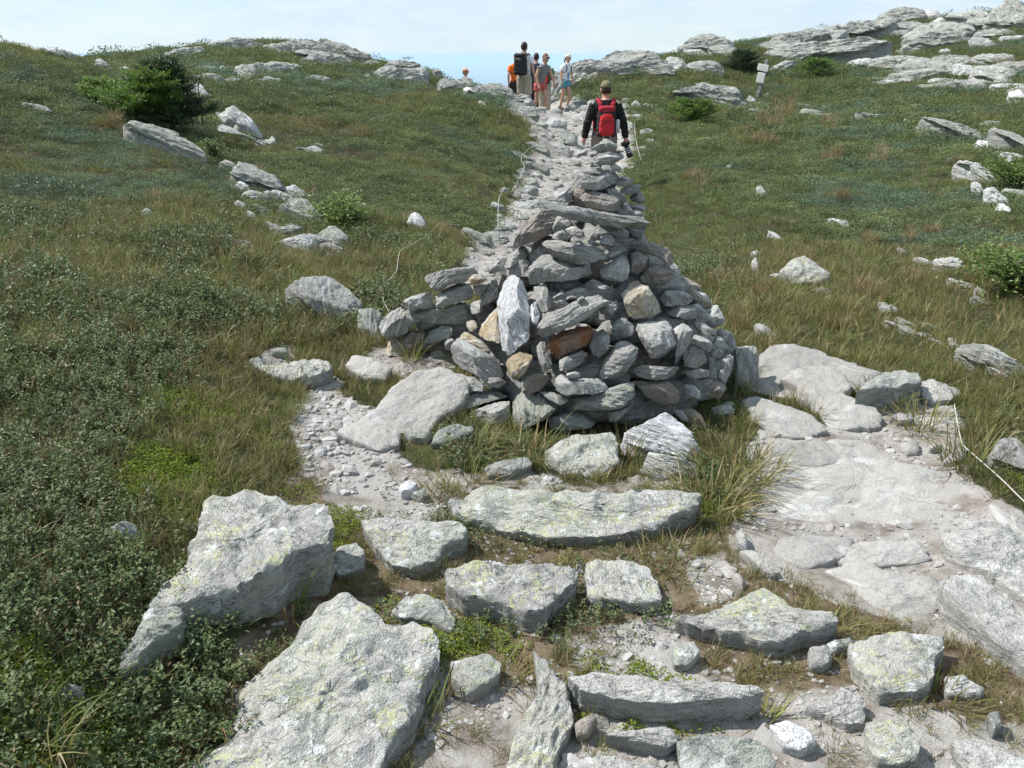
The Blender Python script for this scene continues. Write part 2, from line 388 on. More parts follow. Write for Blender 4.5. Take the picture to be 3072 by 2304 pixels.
def masks(x, y, z, soft=False):
    px, py, f = to_px(x, y, z)
    p = np.stack([x, y, np.zeros_like(x)], -1)
    w = 26 * fbm(p * 3.1, 3); w2 = 26 * fbm(p * 3.1 + 31, 3)
    ok = f > .2
    def cover(polys, dx, dy):
        c = np.zeros(len(x), bool)
        for q in polys: c |= in_poly(px + w + dx, py + w2 + dy, q) & ok
        return c.astype(float)
    if not soft: return cover(BARE, 0, 0), cover(MIXED, 0, 0), px, py, f
    js = [(math.cos(a) * rr, math.sin(a) * rr * .7) for rr, n_ in ((14, 5), (32, 7)) for a in np.linspace(0, 2 * np.pi, n_, endpoint=False)] + [(0, 0)]
    k_ = np.clip(8.0 / np.maximum(f, .5), .25, 1.6)
    return sum(cover(BARE, dx * k_, dy * k_) for dx, dy in js) / len(js), sum(cover(MIXED, dx * k_, dy * k_) for dx, dy in js) / len(js), px, py, f

def build_ground():
    az = np.concatenate([np.linspace(-180, -50, 34)[:-1], np.linspace(-50, 50, 480), np.linspace(50, 180, 34)[1:-1]])
    r = np.concatenate([np.exp(np.linspace(math.log(.3), math.log(.9), 8))[:-1], np.exp(np.linspace(math.log(.9), math.log(70), 330)), np.exp(np.linspace(math.log(70), math.log(140000), 66))[1:]])
    A, RR = np.meshgrid(np.radians(az), r)
    x = (np.sin(A) * RR).ravel(); y = (np.cos(A) * RR).ravel(); z = height(x, y)
    na, nr = len(az), len(r)
    idx = np.arange(na * nr).reshape(nr, na); nx = np.roll(idx, -1, 1)
    f = np.stack([idx[:-1], nx[:-1], nx[1:], idx[1:]], -1).reshape(-1, 4)[:, ::-1]
    b, m, px, py, fz = masks(x, y, z, True)
    o = mesh_obj('ground', np.stack([x, y, z], -1), np.ascontiguousarray(f), M['ground'])
    at = o.data.attributes.new('bare', 'FLOAT', 'POINT')
    at.data.foreach_set('value', b.astype(np.float32))
    at = o.data.attributes.new('trodden', 'FLOAT', 'POINT'); at.data.foreach_set('value', m.astype(np.float32))
    tag(o, 'rocky hilltop ground of soil, gravel and heath', None, None, 'structure')
    return o
ground = build_ground()

# ------------------------------------------------------------------ rocks
def resample_profile(prof, n):
    prof = np.array(prof, float)
    d = np.concatenate([[0], np.cumsum(np.hypot(np.diff(prof[:, 0]), np.diff(prof[:, 1])))])
    t = np.linspace(0, d[-1], n)
    return np.stack([np.interp(t, d, prof[:, 0]), np.interp(t, d, prof[:, 1])], -1)
def chaikin(p, n=1, w=.2):
    for _ in range(n):
        q = np.roll(p, -1, 0)
        p = np.stack([p * (1 - w) + q * w, p * w + q * (1 - w)], 1).reshape(-1, 2)
    return p
ROCK_OBJS = []
def rock(name, P3, origin, e1, e2, n, thick, dome, kind, mat, px_size, seed, parent=None, fol=None, amp=1.0, cuts=3, ext=None, extb=None):
    """a rock whose face outline is the polygon P3 (world points on a plane e1,e2 with normal n);
       its body reaches `thick` behind that plane and swells `dome` in front of it"""
    rs = np.random.default_rng(seed)
    p2 = np.stack([(P3 - origin) @ e1, (P3 - origin) @ e2], -1)
    p2 = chaikin(p2, 1, .09 if kind == 'slab' else .055)
    a = p2; bq = np.roll(p2, -1, 0); cr = a[:, 0] * bq[:, 1] - bq[:, 0] * a[:, 1]; A = cr.sum() / 2
    c = ((a + bq) * cr[:, None]).sum(0) / (6 * A) if abs(A) > 1e-9 else p2.mean(0)
    q = p2 - c
    ev, evec = np.linalg.eigh(np.cov(q.T)); sc = np.sqrt(np.maximum(ev, 1e-8)); sc = np.maximum(sc, sc.max() * .18)
    qw = (q @ evec) / sc
    K = int(np.clip(px_size / 6.0, 24, 150)); th = np.linspace(0, 2 * np.pi, K, endpoint=False)
    d = np.stack([np.cos(th), np.sin(th)], -1); Rr = np.full(K, .15)
    for i in range(len(qw)):
        p0 = qw[i]; p1 = qw[(i + 1) % len(qw)]; e = p1 - p0
        den = d[:, 0] * e[1] - d[:, 1] * e[0]; den = np.where(np.abs(den) < 1e-9, 1e-9, den)
        t = (p0[0] * e[1] - p0[1] * e[0]) / den; s = (p0[0] * d[:, 1] - p0[1] * d[:, 0]) / den
        ok = (t > 0) & (s >= -1e-6) & (s <= 1 + 1e-6); Rr = np.where(ok, np.maximum(Rr, t), Rr)
    def _rn(f_, o_): return perlin(np.stack([np.cos(th) * f_ + seed, np.sin(th) * f_, th * 0 + o_], -1))
    Rr = Rr * (1 + .045 * _rn(2.2, 0) + .040 * _rn(6, 4) + (.022 * _rn(15, 9) if K > 60 else 0))
    size = math.sqrt(abs(A)); minr = 2 * sc.min()
    b = min(.35 * thick, .16 * minr) if kind != 'slab' else min(.2 * thick, .07 * minr)
    if kind == 'slab':
        prof = [(0, dome), (.5, dome * .8), (.90, dome * .25), (.975, -.10 * b), (.995, -.4 * b), (1.0, -b), (1.0, -.55 * thick), (.97, -thick), (.6, -thick * 1.02), (0, -thick * 1.02)]
        wr = minr
    else:
        pk = rs.uniform(.62, .84)
        prof = [(0, dome), (pk - .05, dome * .99), (pk + .03, dome * .92), (.975, dome * .16), (1.0, -.06 * thick), (1.0, -.4 * thick), (.93, -.65 * thick), (.75, -.92 * thick), (.4, -thick), (0, -thick)]
        wr = minr
    NR = int(np.clip(px_size / 10, 14, 66))
    pr = resample_profile([(s_ * wr, h_) for s_, h_ in prof], NR); pr[:, 0] /= wr
    S = np.repeat(pr[:, 0], K); H = np.repeat(pr[:, 1], K); RR = np.tile(Rr, NR); dd = np.tile(d, (NR, 1))
    uvw = dd * (S * RR)[:, None]
    if kind != 'slab':   # off-centre, tilted front face
        fr_ = np.clip(H / max(dome, 1e-4), 0, 1); uvw = uvw + fr_[:, None] * rs.uniform(-.26, .26, 2)
        H = H + fr_ * dome * .42 * (uvw @ rs.uniform(-1, 1, 2))
    uv = (uvw * sc) @ evec.T
    # random planar facets on the face
    if cuts and dome > 0:
        for _ in range(cuts):
            an = rs.uniform(0, 2 * np.pi); g = rs.uniform(.25, .75); off = rs.uniform(.35, .95)
            pl = dome * (off + 1.0) - dome * g * 2.2 * (np.cos(an) * uvw[:, 0] + np.sin(an) * uvw[:, 1])
            front = H > -.02
            H = np.where(front, np.minimum(H, np.maximum(pl, -.3 * thick)), H)
    V = origin + np.outer(uv[:, 0] + c[0], e1) + np.outer(uv[:, 1] + c[1], e2) + np.outer(np.maximum(H, 0), n if ext is None else ext) + np.outer(np.minimum(H, 0), n if extb is None else extb)
    # chipped edges: planar cuts through corners, as schist breaks
    mid = V.mean(0)
    for _ in range(9 if kind != 'slab' else 0):
        an = rs.uniform(0, 2 * np.pi); el = rs.uniform(-.1, 1.0) if kind != 'slab' else rs.uniform(.5, 1.1)
        m_ = math.cos(el) * (math.cos(an) * e1 + math.sin(an) * e2) + math.sin(el) * n
        pj = (V - mid) @ m_; hi = pj.max() - (min(rs.uniform(.02, .10 if extb is not ext else .17) * (pj.max() - pj.min()), (.2 if extb is not ext else .4) * thick + .05 * size) if kind != 'slab' else min(rs.uniform(.01, .05) * (pj.max() - pj.min()), .6 * b))
        V = V - np.outer(np.maximum(pj - hi, 0), m_)
    cen = origin + c[0] * e1 + c[1] * e2 - n * thick * .4
    # foliation frame
    lon = evec[:, np.argmax(ev)]; sh = evec[:, np.argmin(ev)]
    L = e1 * lon[0] + e2 * lon[1]; Sx = e1 * sh[0] + e2 * sh[1]
    if fol is None:
        fol = 'edge' if (kind != 'slab' and (sc.max() / sc.min() > 1.75 or rs.random() < .35)) else 'face'
    F = (Sx if fol == 'edge' else n) + .22 * rs.normal(size=3); F /= np.linalg.norm(F)
    X = L - F * (L @ F); X /= np.linalg.norm(X); Yv = np.cross(F, X)
    Mx = np.stack([X, Yv, F], -1)
    loc = (V - cen) @ Mx
    # relief: broad warp, foliation ledges, small chips
    o3 = rs.uniform(-50, 50, 3); s1 = 1.0 / size
    w1 = np.stack([fbm(loc * s1 * 1.7 + o3 + k * 13, 3) for k in range(3)], -1)
    fq = loc * np.array([1.2, 1.2, 5.5]) * s1 * 2.0 + o3
    led = fbm(fq, 4, .55)
    fr = led * 3.6; fl = np.floor(fr); st = (fl + smooth01(fr - fl, .62, 1.0)) / 3.6 * .75 + led * .25
    rad = loc * np.array([1, 1, .25]); rad /= np.maximum(np.linalg.norm(rad, axis=1), 1e-6)[:, None]
    nl = np.array([n @ X, n @ Yv, n @ F])
    wl_ = np.clip(H / max(dome + thick, 1e-3) + 1, 0, 1)[:, None]
    loc = loc + amp * size * (.012 * w1 + .036 * st[:, None] * (rad * (.8 if kind != 'slab' else .45) + nl * (.35 if kind != 'slab' else 1.5)))
    ch = fbm(loc * s1 * 9 + o3 + 5, 3)
    loc = loc + amp * size * .012 * ch[:, None] * nl
    # collapse poles
    faces = []
    i0 = np.arange(K); i1 = (i0 + 1) % K
    for rgi in range(NR - 1):
        faces.append(np.stack([rgi * K + i0, rgi * K + i1, (rgi + 1) * K + i1, (rgi + 1) * K + i0], -1))
    faces = np.concatenate(faces)
    loc[:K] = loc[:K].mean(0); loc[-K:] = loc[-K:].mean(0)
    Mw = Matrix(((X[0], Yv[0], F[0], cen[0]), (X[1], Yv[1], F[1], cen[1]), (X[2], Yv[2], F[2], cen[2]), (0, 0, 0, 1)))
    # orientation check
    tri = loc[faces[len(faces) // 4]]; nn = np.cross(tri[1] - tri[0], tri[2] - tri[0])
    if nn @ (tri.mean(0)) < 0: faces = faces[:, ::-1]
    o = mesh_obj(name, loc, np.ascontiguousarray(faces), M[mat], parent, Mw, True, 24 if kind != 'slab' else 48)
    ROCK_OBJS.append(o)
    return o
def basis(n):
    n = n / np.linalg.norm(n); a = np.array([1.0, 0, 0]); a = a - n * (a @ n)
    if np.linalg.norm(a) < 1e-3: a = np.array([0, 1.0, 0])
    a /= np.linalg.norm(a); return a, np.cross(n, a), n
def onto(pxs, P, n):
    d = ray(pxs[:, 0], pxs[:, 1]); t = ((P - np.array([0, 0, EYE])) @ n) / (d @ n)
    return np.array([0, 0, EYE]) + t[:, None] * d
_rk = [100]
def perim(p): return np.hypot(*(np.roll(p, -1, 0) - p).T).sum()
def ground_rock(name, reg, pts, mode, tilt, h, mat, label=None, cat='rock', parent=None, dome=None, thick=None, amp=1.0, group=None, fol=None):
    p = PX(reg, pts); _rk[0] += 1; seed = _rk[0]; ext = None
    if mode == 'S':      # outline is the top face, h above the soil
        h *= .8
        fx, fy = p[:, 0].mean(), p[:, 1].mean()
        P = hit(fx, fy, h)
        if P is None: return None
        dirc = np.array([-P[0], -P[1], 0]); dirc /= np.linalg.norm(dirc)
        n = math.cos(R(tilt)) * np.array([0, 0, 1.0]) + math.sin(R(tilt)) * dirc
        T = thick or (h + .14); D = .012 if dome is None else dome; kind = 'slab'
    else:                # outline is the silhouette of a boulder or outcrop rising from the soil
        fx, fy = p[:, 0].mean(), p[:, 1].max()
        P = hit(fx, fy - 1, 0)
        for dy_ in (12, 26, 42, 60):
            if P is None: P = hit(fx, fy + dy_, 0)
        if P is None: print('no ground for', name, fx, fy); return None
        dirc = np.array([-P[0], -P[1], 0]); dirc /= np.linalg.norm(dirc)
        n = math.cos(R(tilt)) * np.array([0, 0, 1.0]) + math.sin(R(tilt)) * dirc
        sz = math.sqrt(np.ptp(p[:, 0]) * np.ptp(p[:, 1])) / FPX * np.linalg.norm(P - np.array([0, 0, EYE]))
        T = thick or .75 * sz; D = .16 * sz if dome is None else dome; kind = 'stone'
        P = P - n * D * .6; ext = np.array([0, 0, EYE]) - P; ext /= np.linalg.norm(ext)
    e1, e2, n = basis(n)
    P3 = onto(p, P, n)
    o = rock(name, P3, P, e1, e2, n, T, D, kind, mat, perim(p), seed, parent, fol=fol or ('face' if kind == 'slab' else None), amp=amp * (.45 if mat == 'rock_worn' else 1), cuts=0 if kind == 'slab' else 2, ext=ext, extb=np.array([0, 0.15, 1.0]) if kind != 'slab' else None)
    if label: tag(o, label, cat, group)
    return o
# ------------------------------------------------------------------ foreground rocks
FG = [  # name, region, outline, mode, tilt, height, material, label
 ('boulder','O',[(445,1072),(540,1060),(620,1090),(700,1085),(720,1130),(700,1180),(640,1185),(600,1220),(520,1262),(430,1290),(380,1310),(320,1310),(345,1270),(400,1220),(420,1150)],'S',8,.20,'rock_lichen','large angular rock crusted with yellow lichen at the edge of the bilberry'),
 ('boulder','O',[(320,1310),(400,1312),(390,1350),(330,1390),(290,1440),(255,1460),(260,1420),(290,1370)],'S',12,.09,'rock_green','narrow rock fin trailing from the large yellow-lichened rock into the leaves'),
 ('flat_rock','O',[(690,1300),(745,1280),(790,1300),(830,1340),(900,1335),(955,1370),(945,1420),(925,1460),(900,1530),(860,1590),(820,1659),(790,1730),(380,1730),(400,1640),(480,1590),(500,1530),(510,1480),(620,1400),(660,1350)],'S',3,.10,'rock_lichen','biggest flat slab at the bottom edge, left of the bare dirt gap'),
 ('boulder','O',[(775,1120),(830,1115),(900,1120),(1000,1125),(1010,1140),(1000,1165),(960,1178),(940,1212),(900,1225),(850,1218),(820,1190)],'S',12,.09,'rock_lichen','pale humped rock between the yellow-lichened rock and the long curved slab'),
 ('boulder','O',[(725,1180),(770,1170),(790,1190),(785,1225),(740,1245),(722,1235)],'S',20,.06,'rock_green','small upright grey rock touching the right end of the yellow-lichened rock'),
 ('flat_rock','O',[(975,1080),(1010,1055),(1070,1050),(1200,1062),(1330,1062),(1400,1058),(1480,1060),(1520,1070),(1500,1095),(1440,1125),(1380,1145),(1300,1158),(1200,1160),(1100,1145),(1040,1128),(980,1105)],'S',16,.10,'rock_lichen','long curved slab lying across the foot of the cairn'),
 ('flat_rock','O',[(965,1230),(1010,1207),(1080,1215),(1180,1215),(1250,1230),(1245,1255),(1200,1290),(1165,1325),(1130,1318),(1080,1298),(1000,1285),(965,1260)],'S',6,.12,'rock_lichen','wedge slab with a pointed dark front in the middle of the foreground'),
 ('flat_rock','O',[(1262,1215),(1330,1205),(1400,1225),(1425,1260),(1430,1295),(1400,1305),(1340,1298),(1270,1290)],'S',8,.07,'rock_lichen','squarish lichened slab right beside the wedge slab'),
 ('flat_rock','O',[(1450,1335),(1540,1320),(1570,1300),(1620,1275),(1650,1268),(1690,1290),(1710,1310),(1800,1320),(1820,1340),(1790,1352),(1730,1365),(1690,1385),(1650,1388),(1580,1368),(1500,1352)],'S',9,.09,'rock_lichen','broad ragged slab with a pointed right tip above the dry grass'),
 ('flat_rock','O',[(1830,1390),(1880,1370),(1960,1365),(2040,1370),(2043,1390),(2020,1430),(2020,1460),(2010,1482),(1940,1492),(1900,1497),(1880,1480),(1845,1440)],'S',7,.08,'rock_lichen','blocky slab split by a diagonal crack near the right edge'),
 ('flat_rock','O',[(1225,1460),(1300,1452),(1400,1465),(1500,1470),(1580,1475),(1640,1485),(1650,1495),(1600,1508),(1520,1512),(1450,1520),(1400,1515),(1330,1508),(1260,1495)],'S',10,.11,'rock_pale','long thin ledge stone with a dark layered front edge near the bottom'),
 ('flat_rock','O',[(1150,1395),(1175,1420),(1200,1450),(1230,1490),(1240,1540),(1235,1570),(1210,1610),(1195,1680),(1085,1680),(1110,1600),(1120,1560),(1160,1500),(1170,1460),(1155,1420)],'S',4,.06,'rock_lichen','curved blade-shaped slab right of the bare dirt gap at the bottom'),
 ('boulder','O',[(970,1430),(1000,1420),(1060,1410),(1085,1430),(1075,1460),(1050,1478),(1010,1498),(975,1465)],'S',8,.06,'rock_lichen','small square stone with a yellow lichen spot beside the curved blade slab'),
 ('boulder','O',[(840,1320),(880,1285),(920,1280),(960,1300),(985,1340),(980,1370),(930,1340),(870,1335)],'S',10,.05,'rock_green','low grey rock tucked under the left end of the wedge slab'),
 ('boulder','O',[(1460,1600),(1520,1585),(1600,1590),(1650,1610),(1680,1640),(1665,1690),(1480,1690)],'S',12,.07,'rock_green','blue-grey rock at the bottom edge below the ledge stone'),
 ('boulder','O',[(1660,1565),(1700,1555),(1740,1570),(1770,1600),(1730,1622),(1690,1610)],'S',12,.05,'rock_white','small white stone on gravel near the bottom edge'),
 ('boulder','O',[(1870,1560),(1910,1552),(1970,1570),(1990,1600),(1985,1640),(1940,1652),(1890,1640),(1870,1600)],'S',10,.06,'rock_lichen','rounded lichened rock in dry grass at lower right'),
 ('boulder','O',[(2050,1595),(2100,1585),(2130,1600),(2170,1620),(2260,1650),(2260,1690),(2100,1690)],'S',8,.06,'rock_pale','pale rock in the bottom right corner'),
 ('boulder','O',[(1740,1525),(1780,1505),(1830,1485),(1870,1510),(1870,1560),(1830,1568),(1790,1545)],'S',6,.04,'rock_pale','low pale slab half sunk in soil beside the rounded lichened rock'),
 ('boulder','O',[(1300,1585),(1380,1575),(1440,1568),(1470,1592),(1440,1615),(1380,1602)],'S',14,.07,'rock_pale','knobbly stone on moss below the ledge stone'),
 ('boulder','O',[(1235,1645),(1300,1630),(1360,1640),(1420,1650),(1430,1700),(1240,1700)],'S',10,.06,'rock_pale','pale stone cut by the bottom edge right of the curved blade slab'),
 ('boulder','O',[(1450,1395),(1500,1385),(1515,1410),(1490,1438),(1455,1438)],'S',18,.05,'rock_green','small dark stone at the end of the muddy hollow'),
 ('boulder','O',[(1745,1400),(1785,1390),(1800,1420),(1780,1442),(1750,1438)],'S',14,.05,'rock_pale','small round stone left of the cracked blocky slab'),
 ('boulder','O',[(1785,1388),(1840,1375),(1845,1395),(1800,1405)],'S',10,.04,'rock_green','flat chip of stone between the ragged slab and the cracked slab'),
 ('boulder','O',[(1240,1560),(1280,1540),(1292,1552),(1270,1588),(1245,1588)],'S',16,.06,'rock_brown','little upright stone leaning against the curved blade slab'),
 ('boulder','O',[(2040,1460),(2080,1455),(2130,1490),(2120,1505),(2040,1500)],'S',6,.03,'rock_pale','flat stone in the shade right of the cracked blocky slab'),
 ('boulder','O',[(2130,1540),(2160,1535),(2170,1570),(2145,1580)],'S',10,.05,'rock_green','small dark stone in the grass at far lower right'),
 ('flat_rock','O',[(1640,975),(1700,960),(1780,950),(1850,945),(1900,965),(1960,1000),(2040,1020),(2110,1060),(2130,1100),(2080,1130),(2000,1140),(1900,1160),(1830,1165),(1760,1150),(1680,1130),(1640,1070)],'S',3,.016,'rock_worn','broad foot-worn pale slab filling the path right of the cairn'),
 ('flat_rock','O',[(1680,1160),(1760,1155),(1850,1160),(1830,1200),(1790,1215),(1740,1230),(1700,1215),(1670,1190)],'S',3,.022,'rock_worn','smaller worn slab with a dark broken lip below the broad pale slab'),
 ('flat_rock','O',[(1780,1230),(1850,1205),(1920,1230),(2020,1250),(2060,1280),(2010,1330),(1960,1350),(1900,1330),(1860,1290),(1830,1255)],'S',3,.016,'rock_worn','kite-shaped worn slab on the path above the cracked blocky slab'),
 ('flat_rock','O',[(2030,1150),(2100,1125),(2160,1130),(2212,1150),(2290,1180),(2290,1310),(2212,1290),(2130,1230),(2050,1190)],'S',4,.06,'rock_pale','upper of two smooth slabs at the right edge of the path'),
 ('flat_rock','O',[(2025,1260),(2060,1235),(2120,1240),(2200,1310),(2290,1390),(2290,1490),(2212,1432),(2150,1390),(2090,1330),(2045,1295)],'S',6,.09,'rock_pale','lower of two smooth slabs at the right edge, with a wrinkled side'),
 ('boulder','O',[(2130,960),(2160,925),(2190,935),(2250,970),(2250,1030),(2190,1010),(2140,992)],'B',40,.0,'rock_lichen','pale rounded rock in grass behind the rope at the right edge'),
 ('rock_shelf','f',[(480,640),(560,575),(680,560),(850,590),(950,640),(1100,680),(1200,720),(1330,750),(1250,800),(1180,850),(1060,900),(960,960),(820,1000),(640,980),(480,920),(400,880),(480,780)],'S',9,.035,'rock_worn','domed bedrock ledge behind the right side of the cairn'),
 ('rock_shelf','f',[(640,800),(700,740),(800,705),(960,705),(1050,760),(1100,850),(1060,900),(1150,930),(1250,980),(1300,1050),(1280,1090),(1180,1110),(1100,1120),(950,1110),(870,1010),(750,920),(740,830)],'S',10,.06,'rock_worn','smooth rounded hump of bedrock in front of the dark undercut rock'),
 ('rock_shelf','f',[(380,920),(480,900),(640,960),(800,1010),(900,1080),(940,1130),(820,1165),(700,1175),(560,1130),(440,1050)],'S',6,.03,'rock_worn','smooth bedrock shelf in the shadow at the right foot of the cairn'),
 ('boulder','f',[(1180,820),(1290,760),(1430,735),(1530,760),(1550,820),(1440,838),(1300,848),(1120,868)],'S',6,.17,'rock_green','flat-topped rock with a black undercut front beside the path grass'),
 ('boulder','f',[(1540,810),(1600,795),(1700,830),(1820,880),(1740,925),(1620,940),(1550,900)],'S',14,.06,'rock_pale','pale rock right of the undercut rock, under the rope'),
 ('boulder','f',[(1340,1050),(1400,1010),(1480,1030),(1510,1060),(1420,1075)],'S',10,.04,'rock_worn','low pale stone in front of the grass clump by the undercut rock'),
 ('boulder','f',[(1600,1230),(1640,1205),(1690,1220),(1670,1248),(1610,1248)],'S',14,.04,'rock_pale','small white cobble on the path near the right rope'),
 ('boulder','f',[(1400,1225),(1480,1190),(1530,1200),(1540,1275),(1450,1280)],'S',5,.03,'rock_worn','low flat stone on the gravel above the broad pale slab'),
 ('boulder','f',[(1680,1330),(1780,1240),(1850,1260),(1840,1305),(1760,1338)],'S',6,.03,'rock_worn','flat triangular stone on the path beside the right rope'),
 ('boulder','O',[(607,605),(640,585),(700,588),(750,622),(785,655),(780,700),(740,702),(690,680),(650,650)],'B',38,0,'rock_pale','large smooth pale boulder left of the cairn'),
 ('boulder','O',[(775,650),(815,655),(832,700),(822,740),(790,730),(770,700)],'B',50,0,'rock_green','grey lichened rock wedged between the pale boulder and the cairn'),
 ('boulder','d',[(1650,690),(1740,705),(1850,700),(1960,670),(2080,665),(2140,690),(2150,735),(2060,770),(1960,790),(1860,800),(1770,775),(1720,745)],'S',18,.10,'rock_lichen','wide low rock at the edge of the gravel left of the cairn'),
 ('boulder','d',[(1745,605),(1830,590),(1872,600),(1860,630),(1760,625)],'S',14,.05,'rock_green','small flat grey stone in the soil left of the cairn'),
 ('boulder','O',[(745,790),(760,765),(800,770),(850,795),(832,818),(790,818)],'S',14,.07,'rock_worn','pale rock shelf below the pale boulder, left of the cairn'),
 ('rock_shelf','O',[(810,880),(850,830),(900,800),(960,790),(1020,825),(1000,870),(950,905),(920,940),(860,945),(800,930),(770,910)],'S',24,.10,'rock_worn','domed bedrock ledge under the left foot of the cairn'),
 ('boulder','O',[(720,930),(780,905),(830,915),(865,930),(862,960),(820,975),(770,955)],'S',14,.06,'rock_worn','blue-grey stone on the gravel in front of the domed ledge'),
 ('boulder','O',[(860,1050),(885,1035),(905,1045),(892,1063),(866,1064)],'S',14,.05,'rock_white','white quartz cobble on gravel before the cairn'),
 ('boulder','O',[(885,1065),(915,1055),(930,1070),(910,1080)],'S',14,.035,'rock_green','dark cobble touching the white quartz cobble'),
 ('boulder','g',[(670,120),(760,60),(830,40),(900,60),(920,130),(860,180),(790,220),(720,180)],'B',35,0,'rock_green','grey rock half hidden in bilberry left of the yellow-lichened rock'),
 ('boulder','g',[(170,1240),(330,1170),(440,1080),(540,1110),(520,1180),(400,1230),(280,1270)],'B',30,0,'rock_green','grey rock poking out of the bilberry in the bottom left corner'),
 ('boulder','O',[(1180,970),(1240,935),(1330,930),(1342,1000),(1290,1032),(1220,1036),(1175,1000)],'S',26,.06,'rock_lichen','lichened slab sloping out from under the front of the cairn'),
 ('boulder','O',[(1340,905),(1400,878),(1450,885),(1480,910),(1512,965),(1500,1000),(1440,990),(1380,975),(1345,950)],'B',52,0,'rock_white','big bright rock leaning at the right front foot of the cairn'),
 ('boulder','O',[(1375,968),(1450,985),(1512,1000),(1502,1028),(1430,1042),(1390,1012)],'B',50,0,'rock_pale','grooved block under the big bright rock at the cairn foot'),
 ('boulder','O',[(1045,1010),(1080,995),(1140,985),(1150,1002),(1100,1025),(1055,1028)],'S',20,.05,'rock_green','small folded grey stone in the grass before the cairn'),
 ('boulder','V6',[(255,890),(300,810),(380,775),(490,790),(500,820),(410,862),(330,890)],'S',24,.06,'rock_green','greenish rock in grass at the left front foot of the cairn'),
 ('boulder','O',[(870,925),(910,920),(935,932),(920,948),(885,945)],'S',14,.05,'rock_green','small rounded stone at the edge of the domed ledge'),
 ('boulder','V6',[(1930,320),(1990,290),(2060,310),(2075,400),(2080,500),(2040,560),(1980,590),(1940,560),(1950,450)],'B',62,0,'rock_lichen','tall lichened boulder standing behind the right side of the cairn'),
 ('boulder','i',[(340,130),(380,100),(430,170),(420,240),(350,220)],'S',10,.05,'rock_pale','narrow pale stone at the foot of the big grass tuft'),
 ('boulder','i',[(360,250),(450,240),(600,340),(630,400),(570,410),(450,320)],'S',6,.035,'rock_worn','slim pale stone strip below the big grass tuft'),
 ('boulder','i',[(320,400),(360,390),(410,450),(390,490),(340,440)],'S',6,.03,'rock_worn','small pale stone in the reddish soil above the ragged slab'),
]
for (nm, rg_, pts, mode, tilt, hh, mt, lab) in FG:
    ground_rock(nm, rg_, pts, mode, tilt, hh, mt, lab, 'rock')

for pts in ([(2310,1340),(2420,1320),(2560,1330),(2580,1380),(2440,1400),(2330,1390)], [(2960,1500),(3072,1560),(3120,1640),(3010,1600)], [(2480,1640),(2600,1620),(2760,1620),(2800,1680),(2640,1700),(2520,1690)]):
    REG['px'] = (0, 0, 1.0); ground_rock('path_slab', 'px', pts, 'S', 3, .014, 'rock_worn', parent=ground)
